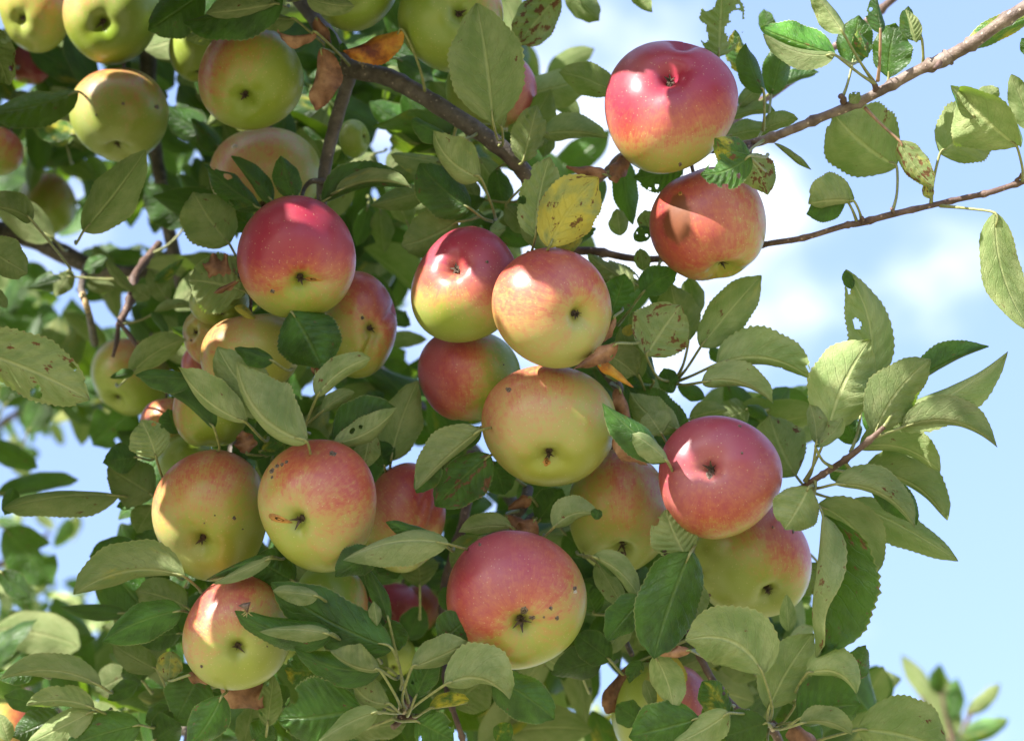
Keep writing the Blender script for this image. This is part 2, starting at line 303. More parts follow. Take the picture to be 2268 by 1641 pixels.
BPTS = []
def branch(pts, mat, name='branch', parent=tree, sides=12, n=6, bump=.12, nodes=0, origin=None, label=None):
    org = Vector(parent.location) if origin is None else origin
    q = [(P(x, y, d), r * mpp(d)) for x, y, d, r in pts]
    if len(pts) > 5 and parent is tree: BPTS.extend(p for p, r in spline(q, 8))
    vs, fs = tube(q, sides, n, bump, org, nodes)
    o = link(name, mk_mesh(name, vs, fs, mat), None, parent)
    if label: o['label'] = label
    return o
BR = [
 ([(600, -60, 1.50, 22), (660, -10, 1.49, 21), (712, 60, 1.48, 20), (748, 115, 1.46, 20), (778, 150, 1.45, 22), (860, 172, 1.44, 21), (935, 212, 1.43, 20), (1005, 256, 1.42, 20), (1080, 305, 1.41, 20), (1135, 350, 1.41, 19), (1172, 402, 1.42, 18), (1195, 500, 1.43, 17), (1232, 620, 1.45, 15), (1310, 770, 1.45, 14), (1385, 890, 1.45, 13), (1400, 1000, 1.48, 12), (1330, 1090, 1.50, 11), (1190, 1140, 1.45, 11), (1150, 1185, 1.43, 9)], M_BARK),
 ([(778, 158, 1.46, 16), (765, 200, 1.46, 15), (745, 265, 1.46, 15), (727, 335, 1.46, 14), (716, 400, 1.46, 14), (712, 450, 1.46, 12), (700, 560, 1.47, 12), (660, 700, 1.47, 11), (610, 830, 1.46, 10), (600, 930, 1.44, 10), (620, 975, 1.43, 8)], M_BARK),
 ([(716, 402, 1.455, 8), (690, 402, 1.45, 6), (674, 418, 1.45, 5), (668, 440, 1.44, 4)], M_BARK),
 ([(2330, -20, 1.30, 15), (2230, 42, 1.31, 14), (2160, 92, 1.32, 14), (2108, 122, 1.33, 14), (2085, 135, 1.33, 17), (2030, 158, 1.34, 12), (1950, 202, 1.35, 11), (1890, 232, 1.36, 11), (1800, 268, 1.37, 10), (1722, 300, 1.38, 10), (1650, 322, 1.39, 11), (1590, 330, 1.40, 10), (1490, 335, 1.43, 10), (1385, 342, 1.42, 8), (1342, 384, 1.42, 8), (1292, 428, 1.43, 8), (1235, 500, 1.43, 9), (1205, 560, 1.44, 9)], M_BARKL),
 ([(2010, -30, 1.52, 9), (1950, 22, 1.52, 9), (1900, 65, 1.52, 9), (1850, 103, 1.52, 8), (1790, 148, 1.51, 8), (1722, 202, 1.50, 8), (1670, 235, 1.49, 7), (1600, 290, 1.46, 7), (1560, 330, 1.44, 7)], M_BARKR),
 ([(2330, 385, 1.36, 6), (2250, 408, 1.36, 6), (2190, 427, 1.36, 6.5), (2130, 440, 1.37, 6.5), (2060, 456, 1.37, 6.5), (1980, 474, 1.37, 7), (1905, 494, 1.38, 8), (1870, 500, 1.38, 6.5), (1780, 527, 1.39, 6.5), (1700, 540, 1.40, 6.5), (1600, 560, 1.43, 7), (1450, 574, 1.45, 8), (1385, 570, 1.45, 8), (1310, 556, 1.45, 9), (1225, 560, 1.45, 10)], M_BARKR),
 ([(1958, 945, 1.33, 5), (1925, 975, 1.335, 7), (1880, 1012, 1.34, 7), (1835, 1042, 1.35, 7), (1795, 1068, 1.36, 7), (1740, 1105, 1.42, 8), (1640, 1150, 1.47, 9), (1540, 1205, 1.46, 10), (1480, 1290, 1.45, 11), (1490, 1350, 1.44, 10)], M_BARKR),
 ([(1440, 1050, 1.48, 10), (1480, 1230, 1.47, 9), (1500, 1350, 1.44, 8), (1540, 1430, 1.42, 8), (1572, 1495, 1.41, 8), (1615, 1558, 1.40, 11), (1660, 1592, 1.40, 12), (1715, 1620, 1.40, 10), (1740, 1700, 1.42, 12)], M_BARKR),
 ([(-80, 500, 1.75, 24), (0, 512, 1.74, 23), (70, 528, 1.73, 22), (140, 562, 1.72, 21), (230, 600, 1.72, 18), (320, 600, 1.72, 14), (380, 560, 1.74, 12)], M_BARK),
 ([(330, 250, 1.70, 15), (352, 380, 1.70, 15), (372, 500, 1.70, 15), (398, 610, 1.70, 15), (430, 720, 1.70, 15), (500, 860, 1.70, 14), (520, 1000, 1.66, 14), (500, 1250, 1.60, 15), (468, 1480, 1.54, 16), (438, 1570, 1.53, 16), (410, 1700, 1.52, 18)], M_BARK),
 ([(352, 540, 1.62, 8), (320, 580, 1.58, 9), (298, 612, 1.56, 9), (293, 650, 1.55, 10), (278, 690, 1.54, 8), (262, 720, 1.53, 7)], M_BARKR),
 ([(190, 590, 1.64, 6), (180, 640, 1.58, 8), (196, 690, 1.57, 7), (210, 760, 1.66, 9)], M_BARK),
 ([(700, 700, 1.70, 15), (800, 790, 1.70, 16), (860, 842, 1.70, 16), (925, 902, 1.70, 16), (995, 950, 1.69, 16), (1060, 1010, 1.68, 15), (1150, 1130, 1.62, 14)], M_BARK),
 ([(1045, 1000, 1.56, 12), (1040, 1080, 1.55, 11), (1020, 1180, 1.54, 11), (985, 1300, 1.54, 10), (985, 1450, 1.50, 8), (990, 1530, 1.44, 6), (1008, 1585, 1.42, 6), (1025, 1640, 1.42, 6), (1035, 1700, 1.42, 6)], M_BARKR),
 ([(1170, 1080, 1.46, 12), (1158, 1120, 1.45, 13), (1125, 1160, 1.45, 10), (1080, 1210, 1.47, 9), (960, 1440, 1.50, 9), (905, 1560, 1.42, 9), (892, 1582, 1.40, 8)], M_BARK),
 ([(-60, 1470, 1.85, 12), (40, 1520, 1.85, 12), (110, 1562, 1.84, 12), (200, 1600, 1.8, 12), (330, 1610, 1.7, 12), (430, 1620, 1.55, 12)], M_BARK),
 ([(1430, 1330, 1.44, 7), (1400, 1370, 1.42, 7), (1385, 1410, 1.42, 6), (1400, 1450, 1.41, 6)], M_BARK),
]
for pts, m in BR: branch(pts, m, nodes=7 if m is not M_BARK else 0)
# spurs: short knobbly outgrowths on the boughs
SP = [(1940, 200, 1.35, 1930, 180, 7), (1868, 225, 1.36, 1862, 213, 8), (1660, 320, 1.385, 1655, 345, 8), (2085, 132, 1.33, 2070, 152, 8), (2250, 400, 1.36, 2262, 385, 4),
      (1905, 494, 1.38, 1910, 482, 6), (1978, 474, 1.37, 1974, 462, 5), (293, 640, 1.55, 262, 622, 8), (262, 718, 1.53, 250, 790, 6), (265, 715, 1.53, 306, 772, 5), (895, 1575, 1.39, 900, 1552, 9), (890, 1585, 1.39, 870, 1610, 9), (900, 1590, 1.39, 940, 1585, 8), (1712, 1615, 1.39, 1712, 1600, 9)]
for x, y, d, x2, y2, r in SP:
    branch([(x, y, d, r), ((x + x2) / 2 + 3, (y + y2) / 2, d - .004, r * .9), (x2, y2, d - .008, r * .75)], M_BARKR, name='spur', n=3, sides=7, bump=.4)
branch([(885, 1572, 1.372, 4), (888, 1571, 1.371, 10), (893, 1570, 1.370, 12), (900, 1569, 1.369, 9), (903, 1568, 1.369, 3)], M_PALE, name='bud', n=2, sides=10, bump=.15)
branch([(1704, 1612, 1.38, 4), (1707, 1611, 1.38, 10), (1713, 1609, 1.38, 11), (1719, 1608, 1.38, 4)], M_PALE, name='bud', n=2, sides=10, bump=.15)
# trunk and the limbs that carry the boughs, to the left of and above the view
def wt_(*p): return [(Vector(a), r) for a, r in p]
def limb(name, pts, mat=M_BARK, parent=tree):
    vs, fs = tube(pts, 14, 6, .08, Vector(parent.location)); return link(name, mk_mesh(name, vs, fs, mat), None, parent)
limb('trunk', wt_(((-1.25, 2.35, -0.05), .12), ((-1.24, 2.34, .5), .10), ((-1.20, 2.3, 1.1), .085), ((-1.14, 2.2, 1.7), .07), ((-1.08, 2.1, 2.3), .055), ((-.95, 1.95, 2.9), .04), ((-.6, 1.7, 3.2), .02)))
e1 = P(-80, 500, 1.75); e2 = P(600, -60, 1.50); e3 = P(330, 250, 1.70); e4 = P(410, 1700, 1.52); e5 = P(2330, -20, 1.30); e6 = P(2330, 385, 1.36); e7 = P(-60, 1470, 1.85); e8 = P(2010, -30, 1.52)
limb('limb', [(Vector((-1.13, 2.2, 1.8)), .04), ((e1 + Vector((-1.13, 2.2, 1.9))) / 2, .022), (e1, 24 * mpp(1.75))])
limb('limb', [(Vector((-1.0, 1.98, 2.75)), .035), (Vector((-.6, 1.6, 2.95)), .024), (e2 + Vector((-.04, -.02, .12)), .012), (e2, 22 * mpp(1.5))])
limb('limb', [(Vector((-.7, 1.68, 2.98)), .02), (Vector((-.42, 1.6, 2.75)), .014), (P(290, -100, 1.70), .009), (e3, 15 * mpp(1.7))])
limb('limb', [(Vector((-1.18, 2.28, 1.2)), .04), (Vector((-.65, 1.75, 1.35)), .02), (P(300, 1900, 1.5), .012), (e4, 18 * mpp(1.52))])
limb('limb', [(Vector((-1.17, 2.28, 1.35)), .03), (e7 + Vector((-.22, .1, -.05)), .014), (e7, 12 * mpp(1.85))])
limb('limb', [(Vector((-.62, 1.72, 3.18)), .02), (Vector((.1, 1.5, 3.0)), .013), (e8 + Vector((.08, 0, .06)), .008), (e8, 9 * mpp(1.52))])
limb('limb', [(Vector((-.62, 1.72, 3.17)), .02), (Vector((.2, 1.2, 3.05)), .014), (e5 + Vector((.1, -.02, .08)), .009), (e5, 15 * mpp(1.3))])
limb('limb', [(e5 + Vector((.1, -.02, .08)), .009), (e6 + Vector((.09, 0, .02)), .006), (e6, 6 * mpp(1.36))])

# ------------------------------------------------------------------ leaves
def leaf_shape(u):
    s = (u ** 0.52) * ((1 - u) ** 0.80) / 0.432
    return s
def leaf_geo(base, tip, wid, side, aL=15, aR=15, sweep=0.0, bend=0.04, roll=0.0, nu=26, nv=4, wave=.03, teeth=.045, nrm=None, seed=0.5, tint=(0, 1, 0), eaten=0.0):
    """ovate, toothed leaf blade from base to tip; aL / aR turn its halves away from the viewer"""
    rr = random.Random(int(seed * 1e6))
    X = (tip - base); Ln = X.length; X = X / Ln
    Z = nrm if nrm is not None else -FW
    Z = (Z - X * Z.dot(X)); Z = Z.normalized() if Z.length > 1e-4 else X.orthogonal().normalized()
    if roll: Z = Matrix.Rotation(math.radians(roll), 3, X) @ Z
    Y = Z.cross(X)
    twist = math.radians(rr.gauss(0, 22)); ph1, ph2 = rr.uniform(0, 6.28), rr.uniform(0, 6.28); fq = rr.uniform(1.4, 2.6)
    vs, uv = [], []
    rows = []
    for i in range(nu + 1):
        u = i / nu; u_ = min(max(u, 0.004), 0.997)
        c = base + X * (u * Ln) + Y * (sweep * Ln * 4 * u * (1 - u)) + Z * (bend * Ln * 4 * u * (1 - u))
        dY = sweep * 4 * (1 - 2 * u); dZ = bend * 4 * (1 - 2 * u)
        T = (X + Y * dY + Z * dZ).normalized(); Zn = (Z - T * Z.dot(T)).normalized(); Zn = Matrix.Rotation(twist * (u - .4), 3, T) @ Zn; Yn = Zn.cross(T)
        h = 0.5 * wid * leaf_shape(u_) * (1 + .03 * math.sin(u * 17 + ph1) + .045 * math.sin(u * 7 + ph2))
        row = []
        for sgn, ang in ((1, aL), (-1, aR)):
            y = z = 0.0; a_ = math.radians(ang * (1 + .25 * math.sin(u * 4 + ph2)))
            half = []
            for k in range(1, nv + 1):
                th = a_ * (0.35 + 1.3 * (k - .5) / nv); st = h / nv
                y += math.cos(th) * st; z -= math.sin(th) * st
                v = k / nv; e = 1.0
                hy = y
                if k == nv:
                    e = 1 + teeth * (1 if (i * 38 // nu if nu > 38 else i) % 2 else -.5) * rr.uniform(.35, 1.2); hy = y * e
                zz = z + wave * wid * v * v * math.sin(u * 6.28 * fq + (ph1 if sgn > 0 else ph2)) + (.020 if abs(ang) < 50 else .006) * wid * math.sin(u * 52 - 8 * v + ph2) * v * (1 - v) * 3
                half.append((c + Yn * (sgn * hy) + Zn * zz + T * (.18 * h * v * v if u < .9 else 0), (u, .5 + .5 * sgn * v)))
            row.append(half)
        rows.append(row[1][::-1] + [(c, (u, .5))] + row[0])
    m = 2 * nv + 1
    for r in rows:
        for p, t in r: vs.append(p); uv.append(t)
    fs = []
    bite = []
    if eaten > 0:
        for _ in range(int(3 + eaten * 10)):
            bite.append((rr.uniform(.1, .95), rr.choice([-1, 1]) * rr.uniform(.45, 1.05), rr.uniform(.03, .06 + .08 * eaten)))
    for i in range(nu):
        for k in range(m - 1):
            u = (i + .5) / nu; v = (k + .5 - nv) / nv
            if any((u - a) ** 2 * 1.0 + ((v - b_) * .30) ** 2 < c_ * c_ for a, b_, c_ in bite): continue
            a = i * m + k
            f = (a, a + m, a + m + 1, a + 1)
            fs.append(f)
    # winding: X x Y = Z faces the viewer; the normal must point out of the upper side of the blade
    n_test = (vs[m + nv] - vs[nv]).cross(vs[nv + 1] - vs[nv])
    facing = n_test.dot(Z) > 0
    if (side == 'T') != facing: fs = [f[::-1] for f in fs]
    tn = [(tint[0], tint[1], tint[2], seed)] * len(vs)
    return vs, fs, uv, tn

NLEAF = [0]; ALL_LEAF = []
def put_leaf(base, tip, wid, side, attach=None, parent=tree, dead=None, stalk_r=0.00085, red=False, name='leaf', label=None, hi=True, **kw):
    org = Vector(parent.location)
    seed = random.random(); tint = kw.pop('tint', (0, 1, 0))
    NV = 4 if hi else 2; NU = 38 if hi else 14
    if kw.get('eaten', 0) > 0 and hi: NV, NU = 12, 80
    vs, fs, uv, tn = leaf_geo(base, tip, wid, side, seed=seed, tint=tint, nu=NU, nv=NV, **kw)
    o = link(name, mk_mesh(name, [v - org for v in vs], fs, dead or M_LEAF, True, uv, tn), None, parent)
    if label: o['label'] = label
    if attach is not None:
        X = (tip - base); a = attach; mid = (a + base) / 2 - Vector((0, 0, .05 * (a - base).length)) + X.normalized() * (-.06 * (a - base).length)
        i1 = vs[(2 * NV + 1) * max(2, NU // 8) + NV]
        pts = [(a, stalk_r * 1.5), (mid, stalk_r), (base, stalk_r), (i1, stalk_r * .55)]
        v2, f2 = tube(pts, 6, 4, 0, org)
        s = link('leaf_stalk', mk_mesh('leaf_stalk', v2, f2, M_STALKR if red else M_STALK), None, o)
    NLEAF[0] += 1
    if not dead: ALL_LEAF.append((o, (tip - base).length * wid / max(.5, (base - CAM).dot(FW)) ** 2, [v for v in vs], fs, uv, tn))
    return o
def LF(bx, by, tx, ty, w, side, d, aL=14, aR=14, sw=0.0, dd=0.0, at=None, y=0.0, b=0.0, e=0.0, g=1.0, bend=None, roll=0.0, red=False, dead=None, hi=True, label=None, wave=None):
    if e == 0 and random.random() < .06: e = .06
    if wave is None: wave = random.uniform(.02, .075)
    b += max(0, random.gauss(0, .05)); y += max(0, random.gauss(-.02, .05))
    if dead and not label: d -= .015; tx += (tx - bx) * .2; ty += (ty - by) * .2; wave = .2
    base, tip = P(bx, by, d), P(tx, ty, d + dd)
    if bend is None: bend = random.uniform(-.06, .07)
    ln = math.hypot(tx - bx, ty - by)
    if at is None:
        ux, uy = (bx - tx) / ln, (by - ty) / ln
        tp_ = (tip - base).normalized()
        best = min(BPTS, key=lambda p: (p - base).length + .05 * max(0.0, (p - base).normalized().dot(tp_)))
        s = random.uniform(26, 46)
        at = best if (best - base).length < .055 else P(bx + ux * s + random.uniform(-12, 12), by + uy * s * .7 + 8, d + random.uniform(.04, .06))
    if e == 0 and random.random() < .06: e = .06
    if wave is None: wave = random.uniform(.02, .075)
    b += max(0, random.gauss(0, .05)); y += max(0, random.gauss(-.02, .05))
    if dead and not label: d -= .015; tx += (tx - bx) * .2; ty += (ty - by) * .2; wave = .2
    base, tip = P(bx, by, d), P(tx, ty, d + dd)
    if bend is None: bend = random.uniform(-.06, .07)
    ln = math.hypot(tx - bx, ty - by)
    if at is None:
        ux, uy = (bx - tx) / ln, (by - ty) / ln
        s = random.uniform(26, 46)
        at = (bx + ux * s + random.uniform(-12, 12), by + uy * s * .7 + 8, d + random.uniform(.028, .05))
    k = mpp(d) * (1.4 if dead else (1.14 if hi else 1)); aL += random.uniform(-18, 24); aR += random.uniform(-18, 24); roll += random.uniform(-12, 12)
    return put_leaf(base, tip, w * k, side, attach=at if isinstance(at, Vector) else P(*at), tint=(y, g * random.uniform(.78, 1.22), b, 1), aL=aL, aR=aR, sweep=sw, bend=bend, roll=roll,
                    eaten=e, dead=dead, red=red, hi=hi, label=label, wave=wave, teeth=.04 if hi else .0, name='dead_leaf' if dead else 'leaf')
DD, RU = M_DEAD, M_RUST
A = [
# --- upper left
dict(a=(-30,60,20,190,75,'U',1.40,10,15),b=.1), dict(a=(172,203,-25,250,92,'T',1.48,20,30,.06),at=(182,210,1.54)), dict(a=(168,300,70,272,70,'T',1.60,20,20),y=.25,g=1.5),
dict(a=(185,512,322,333,100,'U',1.42,8,20,-.04)), dict(a=(450,-15,328,68,105,'T',1.42,15,30),b=.12), dict(a=(625,-8,404,48,120,'T',1.40,20,70,.05)), 
dict(a=(612,8,455,30,90,'U',1.395,75,12,.02)), dict(a=(500,60,412,88,50,'U',1.44,30,50)), dict(a=(455,300,360,235,95,'T',1.62,20,20)), dict(a=(490,330,425,262,70,'T',1.56,10,40),b=.2),
dict(a=(508,540,428,425,118,'U',1.43,12,40,.04)), dict(a=(578,462,452,364,80,'T',1.42,20,70,.03)), dict(a=(604,446,512,346,62,'T',1.41,60,25)), dict(a=(652,440,622,345,62,'T',1.405,10,35,.03),b=.1),
dict(a=(560,505,478,440,70,'T',1.45,20,30)), dict(a=(70,488,-45,462,75,'U',1.36,78,8,-.12,),at=(150,600,1.56)), dict(a=(120,530,-40,430,90,'U',1.60,20,20)), dict(a=(410,500,322,415,95,'T',1.60,20,20)),
dict(a=(300,-30,360,60,60,'T',1.62)), dict(a=(150,330,120,260,60,'T',1.66)), dict(a=(60,250,30,200,60,'U',1.66)), dict(a=(20,120,-30,60,60,'U',1.60),g=1.2),
# --- upper middle
dict(a=(680,-5,786,14,50,'U',1.40,60,20,-.05)), dict(a=(655,44,560,14,60,'U',1.42,30,70,.1)), 
dict(a=(700,72,640,70,36,'U',1.42,40,120,.1),dead=DD), dict(a=(712,108,702,202,66,'U',1.42,30,50,.05),dead=DD), dict(a=(700,40,722,78,34,'U',1.44,60,60),dead=DD), dict(a=(726,62,738,208,58,'T',1.42,15,60,-.04)), 
dict(a=(893,68,760,112,70,'U',1.40,25,55,.07),dead=RU,label='rust and yellow dead leaf below the top green apple'), dict(a=(1092,272,1056,8,150,'U',1.345,8,14,-.02),b=.02), dict(a=(1112,285,1062,212,60,'U',1.36,70,15),b=.15),
dict(a=(1065,395,960,292,112,'U',1.37,75,5,.14),at=(1098,485,1.42)), dict(a=(985,300,912,264,58,'T',1.375,10,40,.04)), dict(a=(1042,462,930,362,110,'T',1.40,15,20,.06),b=.1,at=(1090,490,1.42)),
dict(a=(714,447,908,412,104,'T',1.40,12,85,.10),b=.12), dict(a=(745,425,912,416,62,'U',1.392,14,88,.12),y=.15,dd=-.01), dict(a=(950,422,820,455,62,'U',1.44,30,10)), dict(a=(1012,492,888,545,110,'U',1.41,15,20,.05),at=(1060,480,1.42)),
dict(a=(978,360,866,342,64,'U',1.47,15,25)), dict(a=(950,318,818,226,92,'T',1.58,30,20),g=1.8), dict(a=(1062,440,1000,400,55,'U',1.45)), dict(a=(815,455,790,545,50,'T',1.55,20,50)), dict(a=(842,462,850,560,56,'U',1.55,30,20)),
dict(a=(905,500,870,420,60,'U',1.52)), dict(a=(1060,350,1125,455,60,'U',1.46)), dict(a=(1100,375,1118,470,55,'T',1.45,40,10)), dict(a=(860,380,905,330,60,'U',1.60)), dict(a=(830,340,760,400,70,'U',1.60)), dict(a=(880,130,960,180,60,'T',1.52)),
dict(a=(1030,150,960,170,50,'T',1.54,30,40)), dict(a=(930,375,860,385,50,'U',1.52)), dict(a=(1140,300,1090,330,40,'T',1.44)), dict(a=(760,95,742,180,40,'T',1.45,30,30)), dict(a=(1120,455,1180,520,50,'U',1.43)), dict(a=(1105,490,1165,470,45,'U',1.44,60,20)),
dict(a=(975,480,1075,440,50,'T',1.44)), dict(a=(1130,215,1110,130,50,'T',1.52)), dict(a=(1140,380,1135,300,50,'T',1.44)),
dict(a=(1238,-12,1146,98,105,'U',1.44,20,12),b=.28), dict(a=(1250,-25,1328,46,95,'U',1.50,20,20)), dict(a=(1395,-30,1444,28,36,'U',1.46)), dict(a=(1145,215,1312,175,110,'U',1.50,20,30)), dict(a=(1215,200,1285,256,52,'U',1.54)),
dict(a=(1140,345,1220,198,88,'U',1.46,20,20),g=.95), dict(a=(1158,358,1190,232,78,'U',1.40,15,15),e=.1), dict(a=(1200,298,1345,306,92,'U',1.43,14,65,.06)), dict(a=(1215,290,1205,350,38,'U',1.47)),
# --- behind and around the top right apple
dict(a=(1362,205,1238,160,72,'U',1.43,40,10,-.04),b=.08), dict(a=(1592,125,1600,-30,112,'U',1.41,10,10),e=.9,b=.12,g=1.1,label='pale leaf riddled with caterpillar holes above the top red apple'), dict(a=(1650,165,1628,66,60,'T',1.43,15,40),y=.3,g=1.4,at=(1662,205,1.44)),
dict(a=(1692,205,1652,96,66,'T',1.38,20,50,.05),b=.15,at=(1690,290,1.39)), dict(a=(1636,236,1692,180,54,'U',1.43,20,40),at=(1608,300,1.42)), dict(a=(1618,262,1718,248,52,'U',1.43,15,60,.08)), dict(a=(1612,302,1712,288,62,'U',1.41,20,20,.05)),
dict(a=(1216,548,1326,394,140,'U',1.325,8,42,.06),y=.55,b=.18,label='yellowing leaf standing upright behind the pink blushed apple'), dict(a=(1186,525,1218,348,96,'U',1.34,12,20,.05),b=.14,e=.1), dict(a=(1382,345,1402,498,58,'T',1.45,15,25,-.04),g=1.3), 
dict(a=(1374,522,1366,462,44,'U',1.44),at=(1370,570,1.45)), dict(a=(1512,366,1404,395,84,'T',1.42,15,20,.06),e=.15), dict(a=(1440,515,1428,465,44,'U',1.43),b=.2), dict(a=(1405,532,1442,504,34,'T',1.42),at=(1378,562,1.45)),
dict(a=(1662,345,1552,386,74,'T',1.30,15,30,.10),e=.55,g=1.35,label='torn green leaf lying over the bruised apple'), dict(a=(1665,352,1583,306,72,'T',1.315,20,50,.06),y=.25,b=.30,g=1.3), dict(a=(1652,345,1700,432,84,'U',1.35,15,40,.08),b=.32,y=.2),
dict(a=(1242,548,1320,505,64,'T',1.43,20,30)), dict(a=(1344,388,1282,374,36,'U',1.40,60,60),dead=DD), dict(a=(1392,345,1362,382,42,'U',1.41,50,30),dead=DD,), dict(a=(1232,552,1290,518,44,'U',1.34,60,20),y=.35,b=.1), dict(a=(1255,500,1300,460,50,'T',1.47)),
dict(a=(1215,560,1150,460,60,'U',1.40,30,10)), dict(a=(1165,500,1180,400,50,'T',1.42)),
# --- top right against the sky
dict(a=(1850,122,1684,62,105,'T',1.31,68,6,.03),y=.10,b=.14,g=2.4,at=(1938,185,1.345)), dict(a=(1848,122,1690,75,64,'U',1.305,4,85,.10)), dict(a=(1868,74,1796,-22,66,'U',1.32,15,30,-.03),at=(1934,180,1.345)),
dict(a=(1888,142,1902,34,78,'T',1.36,20,25),at=(1866,216,1.355),b=.08), dict(a=(1922,128,1900,66,50,'T',1.33,20,50),b=.25,y=.2,g=1.6,at=(1936,182,1.345)), dict(a=(1950,74,1940,-14,48,'T',1.33,20,60),at=(1944,180,1.345),red=True),
dict(a=(1968,172,1985,52,92,'T',1.35,8,12,.04),at=(1960,200,1.35)), dict(a=(2042,88,2012,14,66,'T',1.33,30,80,.06),at=(2044,146,1.34)), dict(a=(2030,95,2005,22,40,'U',1.325,80,20)), dict(a=(1708,212,1740,76,66,'T',1.43,8,20),at=(1702,262,1.40)), dict(a=(1728,188,1814,160,46,'T',1.45,35,50,.05)),
dict(a=(1690,288,1768,264,52,'U',1.40,15,50,.06)), dict(a=(2292,34,2124,118,58,'T',1.35,40,12,-.05),y=.35,g=2.0), dict(a=(1986,368,1850,255,185,'U',1.38,62,6,.06),b=.12,at=(1976,470,1.37),label='broad pale leaf hanging under the bare upper right twig'),
dict(a=(1992,312,2068,415,66,'U',1.355,15,60,-.05),b=.30,y=.15,at=(1915,238,1.36),red=True), dict(a=(2082,340,2212,256,145,'U',1.37,10,50,.02),at=(2062,452,1.37)), dict(a=(2252,324,2118,204,185,'U',1.33,40,-62,.03),bend=.16,at=(2264,402,1.36),label='large curled pale leaf at the right edge'),
dict(a=(2160,260,2105,190,62,'U',1.325,-60,20,.05),g=1.2), dict(a=(2165,235,2212,195,50,'U',1.40)), dict(a=(2204,318,2196,272,36,'T',1.375),at=(2136,436,1.37)), dict(a=(1892,446,1790,452,120,'U',1.37,70,8,-.05),at=(1908,488,1.38),b=.08), dict(a=(1868,432,1786,474,62,'T',1.375,30,20,.06),g=.8),
dict(a=(1715,318,1797,376,26,'U',1.38,20,60),b=.2), dict(a=(2205,472,2285,735,84,'U',1.34,12,30,-.08),at=(2082,456,1.37)), dict(a=(1882,228,1905,205,26,'U',1.35)), dict(a=(2290,290,2240,165,60,'U',1.38)), dict(a=(2062,440,2048,405,24,'U',1.365),y=.4,b=.3),
dict(a=(1848,250,1880,290,40,'T',1.40),b=.3,g=.7), dict(a=(1700,80,1692,20,40,'T',1.46)), dict(a=(2300,130,2262,85,40,'T',1.40)),
# --- left, middle rows
dict(a=(-40,545,60,605,92,'U',1.34,15,15),b=.06), dict(a=(-15,640,16,682,26,'U',1.35)), dict(a=(-75,770,198,885,150,'U',1.30,12,35,.03),b=.08,label='large pale leaf reaching in from the left edge'),
dict(a=(152,612,58,640,62,'T',1.56,30,20),e=.3), dict(a=(160,600,120,655,45,'U',1.56)), dict(a=(236,570,185,600,50,'T',1.60),g=1.5), dict(a=(192,628,256,640,42,'U',1.56,15,50)), dict(a=(296,646,232,578,34,'U',1.53,20,30)),
dict(a=(342,625,408,572,36,'T',1.52,20,30),g=1.8,y=.2), dict(a=(332,662,292,634,42,'U',1.52)), dict(a=(372,668,328,598,56,'U',1.53)), dict(a=(342,690,432,680,42,'U',1.52,15,60,.08)), dict(a=(336,690,372,748,32,'T',1.52,20,50)),
dict(a=(290,828,412,752,72,'U',1.46,12,50,.08),g=1.15), dict(a=(296,824,243,836,26,'T',1.45)), dict(a=(-20,690,140,720,120,'T',1.95),g=1.1), dict(a=(545,646,416,620,128,'U',1.40,12,20,-.03),b=.05,e=.1), dict(a=(520,680,570,712,46,'U',1.40,30,40),y=.55,b=.15),
dict(a=(545,935,395,812,108,'U',1.325,78,6,.09),at=(596,960,1.42),b=.05), dict(a=(432,840,300,832,62,'T',1.33,10,30)), dict(a=(474,948,362,862,74,'T',1.35,60,15,-.05),at=(480,1000,1.40)), dict(a=(600,915,482,768,112,'U',1.335,14,30,.05)), dict(a=(605,800,520,770,56,'T',1.325,14,60)),
dict(a=(680,978,524,800,170,'U',1.305,82,4,.16),at=(670,1000,1.40),label='large pale arched leaf in front of the cream coloured apple'), dict(a=(346,1015,312,930,86,'U',1.39,10,25,-.04),g=1.15,at=(365,1065,1.42)), dict(a=(305,1012,228,1024,72,'T',1.43,20,30),g=.9), dict(a=(340,1098,238,1036,104,'U',1.44,20,25),g=.7),
dict(a=(300,900,205,985,120,'T',1.72),g=1.3), dict(a=(392,960,372,905,60,'T',1.43,20,60)), dict(a=(-25,980,84,1036,66,'T',1.80),g=1.4), dict(a=(-10,1095,175,1062,84,'T',1.75,20,60)), dict(a=(262,1097,8,1126,92,'U',1.44,8,80,-.05),at=(330,1100,1.46)), dict(a=(30,1080,10,1140,40,'T',1.45)),
dict(a=(545,1020,515,985,40,'T',1.41)), dict(a=(548,1005,540,970,36,'U',1.42),dead=DD), dict(a=(590,1010,530,965,60,'T',1.42,40,10)), dict(a=(60,960,110,860,70,'T',1.95),g=1.2), dict(a=(10,900,60,820,70,'T',1.95)), dict(a=(150,760,90,720,60,'T',1.9)), dict(a=(110,620,30,600,70,'T',1.9),g=1.2), 
dict(a=(540,580,512,640,60,'U',1.42,50,50),dead=DD,label='crumpled brown leaf left of the large red apple'), dict(a=(520,605,470,590,60,'U',1.43,70,40),dead=DD), dict(a=(530,620,490,640,45,'U',1.41,60,70),dead=DD),
# --- centre
dict(a=(645,690,715,818,150,'T',1.36,14,22,.02),g=1.15,label='dark green leaf under the large red apple'), dict(a=(702,878,822,793,76,'U',1.33,10,60,.10),at=(685,960,1.42)), dict(a=(712,912,785,868,46,'U',1.37,12,50,.05)), dict(a=(655,940,605,895,60,'U',1.39),g=.8),
